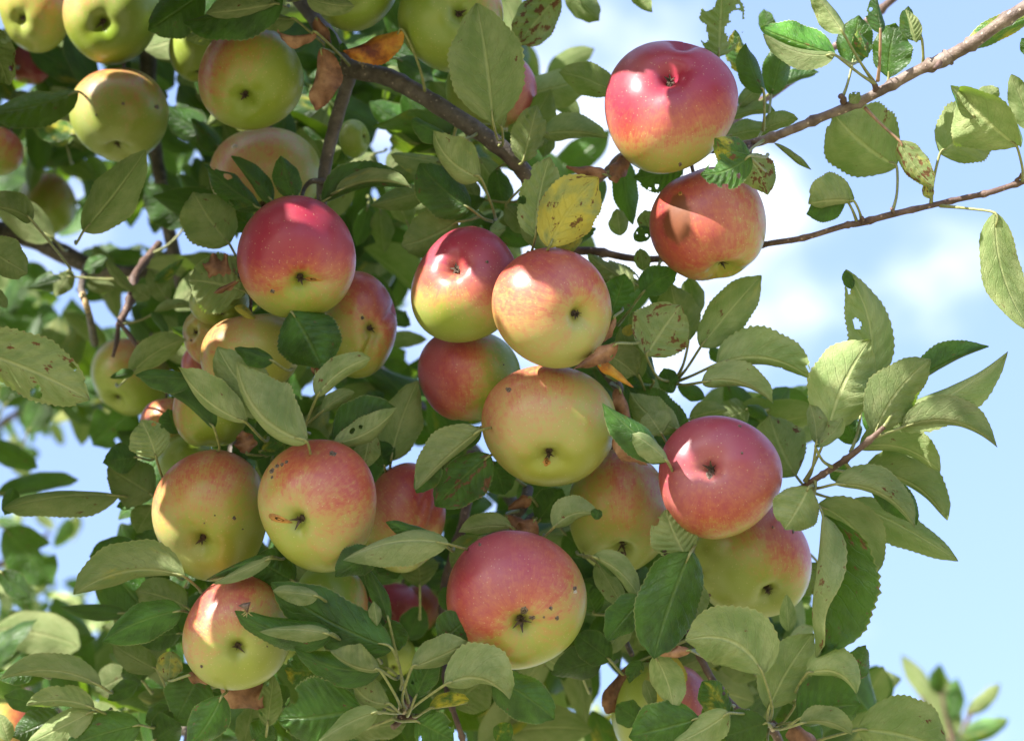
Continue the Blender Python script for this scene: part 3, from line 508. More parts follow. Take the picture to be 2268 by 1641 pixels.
dict(a=(738,978,878,905,116,'T',1.36,8,84,.04),b=.2,at=(690,1010,1.42)), dict(a=(738,982,880,902,70,'U',1.352,10,80,-.10)), dict(a=(818,958,800,1038,66,'U',1.39,15,30,.04),g=1.05), dict(a=(866,1020,926,842,96,'U',1.42,12,18,.03)), dict(a=(852,1035,838,975,60,'T',1.42)),
dict(a=(1064,952,920,1085,104,'U',1.34,84,4,-.03),), dict(a=(960,1010,922,1092,64,'T',1.345,15,40)), dict(a=(1086,1008,965,1122,110,'T',1.37,10,14,-.03),b=.12), dict(a=(1066,945,992,988,56,'T',1.40,20,60)), dict(a=(1092,1022,1118,1095,78,'T',1.42,15,20),b=.05,g=1.2),
dict(a=(575,1000,640,965,50,'T',1.40)), dict(a=(600,1025,660,985,50,'U',1.41,60,20),g=.9), dict(a=(870,720,900,690,60,'T',1.60)), dict(a=(858,750,946,752,40,'U',1.62)), dict(a=(860,860,900,800,100,'T',1.75)), dict(a=(700,830,685,762,56,'U',1.40,60,60),dead=DD), dict(a=(705,800,672,760,40,'U',1.385,60,40),g=.9),
dict(a=(780,980,800,1060,50,'T',1.43)), dict(a=(840,640,835,560,70,'U',1.75),g=1.1), dict(a=(880,600,905,520,80,'T',1.8),g=2,y=.2), dict(a=(800,900,850,870,50,'T',1.60)), dict(a=(650,1010,620,960,50,'T',1.42)), dict(a=(790,1010,745,1050,40,'U',1.42,60,60),dead=DD),
dict(a=(960,450,900,470,50,'U',1.6)), dict(a=(1340,400,1300,480,40,'T',1.5)),
# --- right of the central apples
dict(a=(1420,632,1302,562,66,'U',1.43,20,20,.05),e=.1), dict(a=(1425,600,1418,550,36,'U',1.44),b=.2), dict(a=(1400,640,1322,600,70,'T',1.44),b=.15), dict(a=(1352,700,1384,606,72,'T',1.40,14,14,-.02),b=.06,g=1.4), dict(a=(1422,650,1500,604,66,'T',1.40,12,30,.08),g=1.25,at=(1368,720,1.43)),
dict(a=(1525,755,1486,628,98,'U',1.42,14,14,.04),at=(1500,835,1.43)), dict(a=(1540,700,1525,615,60,'U',1.44)), dict(a=(1552,768,1686,610,96,'U',1.395,8,10,.01),at=(1500,840,1.42),g=1.05), dict(a=(1432,788,1508,676,124,'U',1.37,16,10,.02),b=.22,at=(1495,845,1.42),label='pale leaf with a brown patch right of the pink blushed apple'),
dict(a=(1588,806,1796,838,128,'U',1.38,12,82,.14),at=(1498,845,1.42)), dict(a=(1556,846,1712,893,88,'U',1.37,10,80,.14),at=(1495,848,1.42)), dict(a=(1418,838,1374,722,60,'U',1.39,30,12)), dict(a=(1448,848,1404,762,58,'T',1.40,12,40,.03),g=1.3), dict(a=(1332,778,1410,832,84,'U',1.39,12,14,.06)),
dict(a=(1528,960,1385,850,110,'T',1.405,10,16,.10),g=1.15), dict(a=(1505,952,1395,868,86,'U',1.385,60,8,.10)), dict(a=(1466,962,1432,912,74,'U',1.365,14,14),g=1.05,b=.1), dict(a=(1478,1020,1334,892,84,'T',1.325,8,60,.02),at=(1484,1034,1.37)), dict(a=(1478,1022,1400,960,66,'U',1.32,10,70,-.05),g=1.1,at=(1484,1036,1.37)), 
dict(a=(1528,928,1612,908,48,'U',1.44,15,60,.06)), dict(a=(1763,1053,1704,918,128,'U',1.40,14,16,.05),b=.14,at=(1790,1065,1.36)), dict(a=(1702,925,1655,898,32,'T',1.42,15,60)), dict(a=(1600,800,1572,770,30,'T',1.44)), dict(a=(1450,680,1475,640,50,'T',1.45)), dict(a=(1490,870,1470,815,45,'T',1.41)),
dict(a=(1362,700,1342,742,36,'U',1.37,60,70),dead=DD), dict(a=(1370,760,1300,800,48,'U',1.35,40,60),dead=DD), dict(a=(1322,805,1378,842,38,'U',1.365,40,60),dead=RU), dict(a=(1372,860,1396,940,54,'U',1.40,50,50),dead=DD), dict(a=(1360,965,1412,1010,60,'U',1.38,50,50),dead=DD), dict(a=(1380,740,1402,720,26,'U',1.38),y=.6),
dict(a=(1440,760,1400,690,50,'U',1.42),g=.85), dict(a=(1410,880,1385,820,40,'T',1.41)), dict(a=(1560,880,1500,855,34,'T',1.45)), dict(a=(1430,1010,1400,960,50,'T',1.43)), dict(a=(1530,1000,1560,935,50,'T',1.45)), dict(a=(1660,905,1590,930,70,'U',1.46),b=.1),dict(a=(1690,1000,1740,930,60,'T',1.45)),
# --- right shoot
dict(a=(1912,880,1872,598,98,'U',1.37,16,14,-.12),at=(1884,1000,1.345),label='tallest pale leaf standing up from the right hand shoot'), dict(a=(1886,640,1870,600,26,'T',1.365)), dict(a=(1834,955,1928,752,150,'U',1.345,6,20,.06),at=(1782,1065,1.365),g=1.1,label='broad pale sunlit leaf on the right hand shoot'), dict(a=(1808,982,1794,896,62,'U',1.33,-40,20,-.05),at=(1786,1064,1.365),b=.1), dict(a=(1806,988,1866,926,60,'U',1.33,30,-50,-.08),y=.1,b=.15),
dict(a=(1925,958,1972,838,60,'T',1.37,10,60)), dict(a=(1938,958,2062,796,112,'U',1.335,14,12,.08)), dict(a=(1955,935,2232,778,104,'U',1.345,88,10,-.06),label='long leaf pointing right from the tip of the shoot'), dict(a=(2020,850,2190,768,80,'T',1.352,10,88,.05),b=.06), dict(a=(1998,946,2208,990,100,'U',1.34,8,84,.17),at=(1940,966,1.335),y=.06), dict(a=(1904,992,2082,1044,104,'U',1.36,8,80,.14),b=.05,at=(1884,1008,1.34)),
dict(a=(1892,984,1872,924,58,'T',1.37)), dict(a=(1850,1072,2026,1168,104,'U',1.33,8,82,.15),b=.14,at=(1800,1082,1.37)), dict(a=(1930,1080,2030,1162,70,'T',1.345,8,40,.12)), dict(a=(1915,1046,2098,1152,126,'U',1.37,10,70,.14),b=.08), dict(a=(1882,1112,2122,1242,84,'U',1.38,14,20,.03),b=.10), dict(a=(1812,1118,1932,1282,106,'U',1.36,8,60,.16)),
dict(a=(1822,1140,1806,1455,235,'T',1.33,6,-112,.03),b=.14,g=1.15,at=(1800,1100,1.37),label='largest dark green leaf hanging at the right of the lower right apples'), dict(a=(1792,1078,1738,1172,110,'U',1.335,16,12,.02),b=.06,at=(1800,1072,1.36)), dict(a=(1795,1120,1745,1160,60,'T',1.34,20,60)), dict(a=(1812,1245,1758,1325,70,'U',1.46),g=.7,b=.15), 
dict(a=(1770,1350,1790,1300,40,'U',1.7),g=1.4), dict(a=(1900,930,1880,900,30,'T',1.38)), dict(a=(1840,1060,1880,1030,40,'T',1.38)),
# --- lower left
dict(a=(408,1276,163,1316,130,'U',1.35,84,6,-.13),at=(445,1310,1.40),b=.06,label='long pale leaf pointing left above the lowest left apple'), dict(a=(305,1212,198,1232,78,'T',1.50,20,20),g=1.3), dict(a=(372,1250,300,1185,92,'T',1.44),g=.9), dict(a=(338,1120,302,1180,60,'U',1.46)), dict(a=(322,1098,258,1122,34,'T',1.47)),
dict(a=(415,1345,300,1308,92,'U',1.40,15,20,-.04),g=.85), dict(a=(402,1352,226,1420,94,'T',1.365,12,30,-.05),g=1.4), dict(a=(282,1358,132,1342,44,'T',1.50,20,60,.03)), dict(a=(402,1402,302,1412,84,'T',1.42,15,20)), dict(a=(348,1482,248,1424,66,'U',1.42,20,14,.03),g=.8,at=(368,1530,1.45)),
dict(a=(378,1442,372,1505,54,'U',1.39,20,20),y=.3,b=.2,at=(395,1420,1.42)), dict(a=(318,1510,272,1478,66,'T',1.46)), dict(a=(442,1490,392,1592,106,'T',1.40,10,16),g=1.1,b=.04), dict(a=(415,1495,458,1500,52,'U',1.385,60,60),dead=DD), dict(a=(488,1520,556,1552,74,'U',1.42,20,50),dead=DD),
dict(a=(222,1518,0,1504,76,'U',1.37,82,6,-.12),at=(248,1530,1.42)), dict(a=(80,1490,-10,1495,44,'T',1.38)), dict(a=(208,1568,58,1562,66,'U',1.38,75,8,-.10),at=(278,1592,1.42)), dict(a=(92,1560,8,1540,46,'T',1.42)), dict(a=(132,1585,28,1632,82,'T',1.41),g=.7), dict(a=(205,1575,56,1650,66,'U',1.385,14,40),),
dict(a=(312,1605,145,1655,100,'T',1.385,10,14,-.03),g=1.1), dict(a=(305,1512,238,1548,42,'T',1.42,20,20),g=.8), dict(a=(382,1570,322,1600,60,'T',1.43),g=.8), dict(a=(492,1540,415,1660,92,'T',1.345,14,12,.04),b=.10,g=1.4), dict(a=(290,1490,210,1530,84,'U',1.55),g=.75),
dict(a=(10,1170,118,1295,120,'T',1.85),g=1.2), dict(a=(0,1265,64,1326,60,'T',1.60)), dict(a=(-30,1415,88,1458,64,'T',1.75),g=1.1), dict(a=(60,1350,40,1280,60,'T',1.9)), dict(a=(380,1600,430,1560,60,'T',1.44)), dict(a=(375,1295,320,1270,60,'T',1.45),g=.7), dict(a=(610,1650,560,1590,50,'T',1.42)),
dict(a=(340,1640,400,1600,80,'T',1.42),g=.9), dict(a=(540,1650,560,1560,60,'U',1.44),g=.8), dict(a=(20,1641,0,1580,40,'U',1.42)), dict(a=(170,1641,110,1600,50,'T',1.5)),
# --- lower middle
dict(a=(992,1204,760,1240,104,'U',1.315,6,82,-.10),at=(1052,1206,1.40),b=.13,label='pale leaf with a brown scar across the front of two apples'), dict(a=(975,1198,855,1155,52,'T',1.33,20,50)), dict(a=(832,1218,742,1276,74,'T',1.322,14,30)), dict(a=(652,1288,562,1236,104,'T',1.36,12,20),g=1.1), dict(a=(602,1232,456,1284,50,'T',1.345,30,60,-.04),g=1.5), dict(a=(600,1236,470,1292,36,'U',1.34,20,60)),
dict(a=(868,1435,600,1290,124,'T',1.32,12,30,.05),g=1.05,at=(888,1525,1.37),label='long dark leaf across the low green apple'), dict(a=(705,1320,606,1308,50,'U',1.31,20,40)), dict(a=(682,1315,600,1300,46,'T',1.36)), dict(a=(735,1402,520,1352,104,'T',1.315,14,50,.10)), dict(a=(730,1404,575,1398,56,'U',1.308,20,80,-.05)), dict(a=(828,1445,655,1330,92,'U',1.335,16,30,.08)),
dict(a=(840,1482,652,1432,92,'T',1.32,14,70,.12)), dict(a=(842,1484,730,1440,90,'U',1.312,84,10,.10),at=(888,1570,1.37)), dict(a=(864,1558,782,1512,92,'U',1.335,80,8,.16),at=(890,1575,1.37)), dict(a=(795,1545,765,1500,50,'T',1.37)), dict(a=(800,1568,616,1590,160,'T',1.335,10,12,.02),e=.08,label='broad dark green leaf at the bottom below the low left apples'), dict(a=(836,1576,702,1645,66,'U',1.32,20,30,-.05),at=(890,1575,1.37)),
dict(a=(862,1378,806,1240,52,'T',1.335,30,60,-.03),at=(905,1555,1.37)), dict(a=(862,1372,885,1440,66,'T',1.35,20,40)), dict(a=(835,1385,828,1330,40,'U',1.325,30,60)), dict(a=(912,1478,1040,1420,84,'U',1.32,10,80,-.02),at=(896,1568,1.37)), dict(a=(975,1420,1035,1370,90,'T',1.335,20,20),g=1.0), dict(a=(985,1516,1128,1548,142,'U',1.315,8,84,.20),at=(902,1576,1.37),label='pale arched leaf below the large blushed apple'),
dict(a=(1090,1500,1228,1592,110,'T',1.325,12,14,.04),b=.08,g=1.1), dict(a=(918,1548,962,1452,62,'T',1.34,12,30),g=1.3), dict(a=(952,1568,1040,1550,56,'T',1.345,14,60),y=.45,g=1.4), dict(a=(920,1596,1005,1640,82,'T',1.34,12,14),g=1.0), dict(a=(930,1300,924,1210,90,'U',1.47,14,14),g=.6,at=(930,1370,1.50)), dict(a=(900,1420,935,1340,70,'T',1.55),g=1.2),
dict(a=(720,1490,630,1480,84,'T',1.40),y=.3,g=1.3,e=.3), dict(a=(592,1608,606,1494,50,'U',1.39),g=.85), dict(a=(560,1641,600,1600,70,'T',1.40)), dict(a=(1132,1166,1016,1178,58,'U',1.385,60,10,-.06),g=.9), dict(a=(1066,1188,1000,1256,66,'U',1.42),g=.8), dict(a=(1000,1560,1080,1500,100,'U',1.44),g=.75), dict(a=(760,1620,900,1600,110,'U',1.42),g=.8),
dict(a=(860,1480,760,1460,110,'U',1.45),g=.7), dict(a=(1100,1641,1130,1600,44,'T',1.38),y=.2,g=1.5), dict(a=(1010,1350,980,1300,50,'T',1.45)), dict(a=(640,1560,590,1530,60,'T',1.45)), dict(a=(760,1380,790,1300,60,'T',1.46)), dict(a=(880,1280,850,1230,60,'T',1.46)), dict(a=(700,1460,640,1500,70,'T',1.42)),
# --- lower right
dict(a=(1530,1222,1448,1458,150,'T',1.325,10,10,-.02),g=1.0,at=(1536,1200,1.40),label='glossy dark green leaf hanging between the two lower right apples'), dict(a=(1522,1235,1474,1128,104,'U',1.352,14,10,.04),e=.12,at=(1536,1205,1.40)), dict(a=(1226,1168,1325,1140,84,'U',1.345,8,82,.16),at=(1205,1185,1.42),g=1.05), dict(a=(1318,1150,1328,1128,32,'T',1.342)), dict(a=(1192,1155,1245,1082,70,'T',1.42)),
dict(a=(1312,1232,1416,1325,66,'U',1.35,12,70,.10),at=(1278,1222,1.42)), dict(a=(1318,1235,1385,1275,56,'T',1.365,20,60)), dict(a=(1425,1322,1345,1418,84,'T',1.345,30,20),g=1.1), dict(a=(1322,1245,1382,1345,52,'U',1.38),g=.9), dict(a=(1388,1368,1342,1450,58,'U',1.39),g=.85), dict(a=(1352,1462,1276,1404,70,'T',1.38)), dict(a=(1332,1460,1220,1492,84,'T',1.40),g=.8),
dict(a=(1450,1452,1492,1575,74,'U',1.34,14,40,.06)), dict(a=(1418,1462,1394,1512,38,'T',1.36)), dict(a=(1428,1505,1450,1570,30,'U',1.35),g=.6), dict(a=(1488,1448,1466,1568,74,'U',1.37),y=1.0,b=.05,label='yellow leaf over the bottom right apple'), dict(a=(1402,1470,1345,1580,84,'U',1.42,50,50),dead=DD,label='curled brown leaf left of the bottom right apple'), dict(a=(1530,1440,1470,1445,36,'U',1.36,60,60),dead=DD),
dict(a=(1545,1285,1506,1395,80,'U',1.37),g=.9), dict(a=(1690,1492,1518,1418,160,'U',1.325,40,4,-.20),at=(1702,1600,1.38),g=1.1,label='large pale leaf arching below the lower right apples'), dict(a=(1612,1582,1556,1508,70,'T',1.35),y=.25,g=1.1,e=.15), dict(a=(1548,1590,1392,1630,120,'T',1.335,12,14,.02),g=1.1), dict(a=(1614,1578,1485,1650,80,'U',1.325,10,50,.06)), dict(a=(1420,1600,1365,1560,60,'T',1.37)),
dict(a=(1620,1560,1560,1620,0.1+80,'T',1.36)), dict(a=(1700,1600,1600,1632,84,'T',1.35),g=.8), dict(a=(1610,1430,1500,1480,90,'U',1.50),g=.7), dict(a=(1680,1500,1600,1440,90,'U',1.50),g=.7), dict(a=(1558,1408,1540,1380,30,'T',1.36)), dict(a=(1746,1398,1742,1316,36,'U',1.36)), dict(a=(1702,1570,1802,1402,110,'U',1.35,10,12,.04),at=(1705,1605,1.38)),
dict(a=(1786,1492,1896,1535,104,'U',1.33,8,84,.24),at=(1760,1560,1.38)), dict(a=(1852,1452,1888,1525,64,'T',1.36)), dict(a=(1888,1508,1918,1428,66,'T',1.365,10,12),b=.28), dict(a=(1768,1592,1905,1560,150,'T',1.34,8,30,.06),g=1.0,at=(1730,1610,1.38),label='cupped dark green leaf at the bottom right'), dict(a=(1772,1602,1888,1628,70,'U',1.33,8,80,.14),at=(1715,1612,1.38)), dict(a=(1762,1560,1748,1488,50,'U',1.37)), 
dict(a=(1840,1505,1790,1480,70,'U',1.45),g=.75), dict(a=(1900,1615,2100,1665,160,'U',1.35,16,30,.06),at=(1730,1650,1.40),label='largest pale leaf at the bottom right corner of the bough'), dict(a=(1752,1600,1790,1650,56,'U',1.39,50,50),dead=DD), dict(a=(1700,1641,1720,1700,60,'U',1.38)), dict(a=(1290,1500,1260,1440,60,'T',1.48)), dict(a=(1320,1360,1290,1290,60,'T',1.46)), dict(a=(1340,1300,1350,1240,50,'T',1.46)),
dict(a=(1560,1400,1600,1350,50,'T',1.46)), dict(a=(1250,1180,1300,1230,60,'T',1.46)), dict(a=(1200,1120,1150,1070,60,'T',1.48)), dict(a=(1820,1640,1780,1600,50,'T',1.42)), dict(a=(1120,1140,1150,1180,60,'U',1.43,60,60),dead=DD), dict(a=(1185,1150,1160,1190,50,'U',1.42,60,50),dead=DD), dict(a=(1175,1100,1140,1120,40,'U',1.43,60,50),dead=DD),
]
for q in A:
    q = dict(q); a = q.pop('a')
    ln = math.hypot(a[0] - a[2], a[1] - a[3])
    kw = dict(zip(('aL', 'aR', 'sw'), a[7:]))
    q['hi'] = a[6] < 1.5
    LF(*a[:7], **kw, **q)
print('hand placed leaves', NLEAF[0])
# ------------------------------------------------------------------ apples
def apple_profile(t):
    """radius at polar angle t (0 = calyx, pi = stem)"""
    r = 1 - 0.26 * np.exp(-(t / .21) ** 2) - 0.15 * np.exp(-(t / .48) ** 2)
    s = math.pi - t
    return r - 0.42 * np.exp(-(s / .26) ** 2) - 0.10 * np.exp(-(s / .6) ** 2)
APPLE_BOX = []; APX = []
def apple(label, x, y, rx, ry, d, cal, blush=(0, 1, 0, .3, .6), base=.3, dents=(), bruise=(), marks=(), hi=True, tp=(0, 0), stem=True):
    """(x, y, rx, ry): outline; cal: where the dried blossom end shows; blush: direction, offset, gain of the red side"""
    k = mpp(d); C0 = P(x, y, d); R_ = (rx + ry) / 2
    root = empty('apple', C0); tag(root, label, 'apple', 'apples hanging on the tree')
    nt, npz = (56, 84) if hi else (30, 44)
    rs = np.random.RandomState(int(x * 7 + y))
    t = np.linspace(0, 1, nt + 1); t = math.pi * (0.5 - 0.5 * np.cos(math.pi * t)) * .35 + math.pi * t * .65
    ph = np.linspace(0, 2 * math.pi, npz, endpoint=False)
    T, PH = np.meshgrid(t, ph, indexing='ij')
    r = apple_profile(T)
    lob = np.exp(-((T - .55) / .5) ** 2) + .6 * np.exp(-((math.pi - T - .5) / .5) ** 2)
    r = r * (1 + .013 * lob * np.cos(5 * PH + rs.rand() * 6) + .026 * np.sin(T) * np.cos(2 * PH + rs.rand() * 6) + .020 * np.sin(T) ** 2 * np.cos(3 * PH + rs.rand() * 6) + .045 * np.sin(2 * T) * np.cos(PH + rs.rand() * 6))
    lx, ly, lz = r * np.sin(T) * np.cos(PH), r * np.sin(T) * np.sin(PH), r * np.cos(T) * (0.90 + .05 * rs.rand())
    wdt = 1 + 0.05 * np.cos(T) * -1   # shoulders a little wider than the blossom end
    lx, ly = lx * wdt, ly * wdt
    # orientation in the (right, up, towards viewer) frame
    cx, cy = (cal[0] - x) / rx / .90, -(cal[1] - y) / ry / .90
    q = math.hypot(cx, cy)
    if q > .985 and len(cal) < 3: cx, cy = cx / q * .985, cy / q * .985
    cz = math.sqrt(max(0.0, 1 - cx * cx - cy * cy)) * (cal[2] if len(cal) > 2 else 1)
    ax = Vector((cx, cy, cz)).normalized(); e1_ = ax.orthogonal().normalized(); e2_ = ax.cross(e1_)
    X = lx * e1_.x + ly * e2_.x + lz * ax.x; Y = lx * e1_.y + ly * e2_.y + lz * ax.y; Z = lx * e1_.z + ly * e2_.z + lz * ax.z
    X = X * (1 + tp[0] * Y) + tp[1] * Y - tp[1] * .6 * Y * Y
    sx = 2 / (X.max() - X.min()); sy = 2 / (Y.max() - Y.min())
    X = (X - (X.max() + X.min()) / 2) * sx * rx; Y = (Y - (Y.max() + Y.min()) / 2) * sy * ry; Z = Z * (sx + sy) / 2 * R_
    pos = np.stack([X, Y, Z], -1)
    nrm = pos / np.linalg.norm(pos, axis=-1, keepdims=True)
    for (dx, dy, dep, sg, *st) in dents:   # hollows pressed in from the visible side
        s2 = st[0] if st else sg; an = math.radians(st[1]) if len(st) > 1 else 0
        ux, uy = X - (dx - x), Y + (dy - y)
        a_, b_ = ux * math.cos(an) + uy * math.sin(an), -ux * math.sin(an) + uy * math.cos(an)
        w = np.exp(-(a_ / sg) ** 2 - (b_ / s2) ** 2) * (Z > -10)
        pos = pos - nrm * (w * dep * R_)[..., None]
    # pigment
    bd = np.array(blush[:3]); bd = bd / np.linalg.norm(bd)
    bl = blush[3] + blush[4] * (nrm @ bd)
    for (t0, amt) in ((.30, .35),): bl = bl - amt * np.exp(-(T / t0) ** 2)
    br = .55 * np.exp(-(T / .10) ** 2) + .5 * np.exp(-((math.pi - T) / .22) ** 2)
    for (dx, dy, s1, s2, am) in bruise:
        br = br + am * np.exp(-((X - (dx - x)) / s1) ** 2 - ((Y + (dy - y)) / s2) ** 2) * (Z > 0)
    verts = [(RX * p[0] + UP * p[1] - FW * p[2]) * k for p in pos.reshape(-1, 3)]
    faces = []
    for i in range(nt):
        for j in range(npz):
            a, b = i * npz + j, i * npz + (j + 1) % npz
            faces.append((a, a + npz, b + npz, b))
    uv = np.stack([PH / (2 * math.pi), T / math.pi], -1).reshape(-1, 2)
    tn = np.stack([np.clip(bl, -1, 2), np.full_like(bl, base), np.clip(br, 0, 1), np.full_like(bl, rs.rand())], -1).reshape(-1, 4)
    me = mk_mesh('skin', verts, faces, M_APPLE, True, uv, tn)
    # make the normals point outwards whatever the handedness
    v0, v1, v2 = [Vector(verts[i]) for i in faces[(nt // 2) * npz][:3]]
    if (v1 - v0).cross(v2 - v0).dot(v0) < 0: me.flip_normals()
    link('skin', me, None, root)
    axw = V(ax.x, ax.y, ax.z)
    # dried sepals in the blossom basin
    cp = Vector(verts[0]); E1 = axw.orthogonal().normalized(); E2 = axw.cross(E1); sR = R_ * k
    if cz > .05 or not hi:
        vs, fs = [], []
        def blade(a0, ln, wd, lift, curl):
            o = len(vs); dr = E1 * math.cos(a0) + E2 * math.sin(a0); sd = axw.cross(dr)
            for i in range(4):
                u = i / 3; w = wd * (1 - u * .85); c = cp + dr * (ln * u * (1 - .4 * curl * u)) + axw * (.004 * sR / .036 + lift * u - curl * ln * .4 * u * u)
                vs.extend([c - sd * w, c + sd * w])
            for i in range(3): fs.append((o + 2 * i, o + 2 * i + 1, o + 2 * i + 3, o + 2 * i + 2))
        m = sR / .036
        for i in range(5):
            a0 = i * 1.2566 + rs.rand() * .4
            blade(a0, (.0028 + .0022 * rs.rand()) * m, (.0008 + .0006 * rs.rand()) * m, (.0005 + .0035 * rs.rand()) * m, rs.uniform(-.8, 1.2))
        for i in range(6): blade(rs.rand() * 6.28, .0020 * m, .0004 * m, .0035 * m, 0)
        # the dark heart under the sepals
        o = len(vs)
        for i in range(12):
            a0 = i / 12 * 6.283; vs.append(cp + (E1 * math.cos(a0) + E2 * math.sin(a0)) * (.0021 * m * (.7 + .6 * rs.rand())) + axw * .0016 * m)
        vs.append(cp + axw * .0026 * m)
        for i in range(12): fs.append((o + i, o + (i + 1) % 12, o + 12))
        so = link('calyx', mk_mesh('calyx', vs, fs, M_SEPAL, False), None, root)
    if stem:
        sp = Vector(verts[-1]); up = Vector((0, 0, 1))
        dr = -axw; m = sR / .036
        v2, f2 = tube([(sp - dr * .002, .0016 * m), (sp + dr * .010 * m, .0013 * m), (sp + dr * .020 * m + up * .004, .0013 * m), (sp + dr * .026 * m + up * .011, .0018 * m)], 7, 3, .1)
        link('stem', mk_mesh('stem', v2, f2, M_BARKR), None, root)
    if marks:
        bv = BVHTree.FromPolygons(verts, faces)
        for mk in marks:
            mx, my, m1, m2 = mk[:4]; rot = math.radians(mk[4] if len(mk) > 4 else 0); mat = mk[5] if len(mk) > 5 else M_CORK
            nm = mk[6] if len(mk) > 6 else 'scab'
            vs, fs = [], []; rings, seg = 3, 14; jit = [1 + rs.uniform(-.22, .22) for _ in range(seg)]
            if nm == 'crack': jit = [1.0] * seg
            ok = True
            for ri in range(rings + 1):
                for s in range(seg if ri else 1):
                    a = s / seg * 6.283; f = ri / rings
                    px, py = m1 * math.cos(a) * f, m2 * math.sin(a) * f
                    if nm == 'crack': py = m2 * f * math.sin(a) * (1 - .55 * math.cos(a))
                    px *= jit[s]; py *= jit[s]
                    qx, qy = px * math.cos(rot) - py * math.sin(rot), px * math.sin(rot) + py * math.cos(rot)
                    o_ = V((mx + qx - x) * k, -(my + qy - y) * k, 0) * 1.0
                    h = bv.ray_cast(o_ - FW * .3, FW)
                    if h[0] is None: ok = False; break
                    lift = .0006 if ri < rings else -.0003
                    if nm == 'scab' and ri == 0: lift = .0002
                    vs.append(h[0] - FW * lift)
                if not ok: break
            if not ok: continue
            for s in range(seg): fs.append((0, 1 + s, 1 + (s + 1) % seg))
            for ri in range(1, rings):
                for s in range(seg):
                    a, b = 1 + (ri - 1) * seg + s, 1 + (ri - 1) * seg + (s + 1) % seg
                    fs.append((a, b, b + seg, a + seg))
            link(nm, mk_mesh(nm, vs, fs, mat), None, root)
    APPLE_BOX.append((label, C0, R_ * k)); APX.append((x, y, R_, d))
    return root

RED = (0, 1, .2, .62, .5)
apple('large red apple hanging highest on the right, with two hollows in its face', 1487, 237, 147, 149, 1.36, (1477, 176), (-.15, 1, .35, .66, .80), .6, tp=(.13, .05), dents=[(1512, 98, .15, 26, 16), (1478, 178, .04, 44, 34)], marks=[(1371, 100, 3, 4), (1388, 110, 3, 4), (1502, 370, 5, 4), (1638, 200, 6, 11, 0, M_CORK)][2:3], bruise=[(1622, 200, 12, 26, .32), (1512, 100, 9, 6, .4)])
apple('orange red apple with a brown bruise, hanging by itself on the thin right twig', 1567, 497, 129, 125, 1.385, (1598, 598), (-.35, .1, .4, .40, .32), .6, dents=[(1590, 605, .10, 40, 18)], tp=(-.03, -.03), bruise=[(1492, 500, 34, 50, 1.0), (1498, 450, 14, 20, .55)], marks=[(1500, 435, 5, 6, 0, M_BROWN)])
apple('deep red apple with a green underside and a torn blossom end, left of centre', 656, 570, 131, 136, 1.375, (676, 628), (-.1, 1, .15, .80, .85), .3, tp=(.03, -.05), dents=[(700, 628, .05, 30, 10)], marks=[(613, 648, 6, 5), (702, 622, 24, 5, 5, M_BROWN, 'crack')])
apple('lopsided ribbed apple behind the deep red one, with its blossom end turned right', 797, 719, 82, 119, 1.435, (832, 732), (.6, .6, .2, .26, .55), .5, dents=[(870, 690, .10, 30, 10, 60), (822, 770, .13, 34, 9, 65), (800, 800, .08, 30, 12, 20)], marks=[(808, 706, 4, 5)])
apple('crimson shouldered apple with green base, upper left of the central cluster', 1030, 630, 121, 129, 1.388, (1003, 588), (.15, 1, .25, .50, .80), .35, tp=(-.04, .03), marks=[(1080, 585, 4, 4)])
apple('pink and cream sunlit apple at the front of the central cluster', 1222, 682, 133, 134, 1.338, (1288, 702), (-.2, .9, .25, .36, .34), .9)
apple('half hidden apple, red left and green right, left in the central cluster', 1040, 835, 115, 99, 1.432, (1044, 925, .2), (-1, .25, .25, .30, .85), .1, marks=[(1116, 808, 2, 2)])
apple('big yellow green apple at the bottom of the central cluster', 1216, 943, 150, 135, 1.372, (1217, 1018), (-.5, .9, .2, .21, .32), .62, tp=(0, .05), dents=[(1240, 1040, .03, 20, 30, 0)], marks=[(1126, 862, 7, 6), (1307, 842, 8, 13, 60), (1210, 1020, 9, 10, 0, M_BROWN)])
apple('green and orange apple tucked behind the red one, lower right', 1372, 1131, 114, 137, 1.425, (1378, 1218), (.3, .5, .5, .10, .36), .35, dents=[(1370, 1220, .10, 40, 16), (1385, 1235, .05, 14, 26)], marks=[(1378, 1222, 8, 6, 0, M_CORK)])
apple('bright red apple with a pale star round its blossom end, on the right', 1596, 1057, 137, 137, 1.358, (1563, 1028), (-.2, .75, .35, .72, .46), .5, tp=(.05, .04), marks=[(1634, 942, 5, 3), (1633, 999, 3, 3), (1563, 1048, 8, 10, 0, M_CORK)])
apple('yellow green apple with a red right shoulder under the bright red one', 1665, 1240, 133, 131, 1.42, (1700, 1310), (.6, .75, .2, .10, .62), .35, marks=[(1566, 1314, 6, 5, 30), (1700, 1160, 2, 3), (1748, 1172, 3, 4)])
apple('largest apple low in the middle, rosy with dark scabs by its blossom end', 1144, 1328, 156, 154, 1.352, (1158, 1376), (-.5, .8, .35, .44, .52), .5, tp=(.02, -.04), dents=[(1158, 1385, .05, 40, 40), (1130, 1290, .02, 30, 50)], marks=[(1161, 1340, 9, 12, 20), (1177, 1356, 8, 6, 0), (1203, 1354, 3, 3), (1218, 1334, 5, 5), (1232, 1357, 5, 6), (1271, 1295, 5, 5), (1272, 1303, 5, 4, 0, M_PALE), (1063, 1202, 4, 4)])
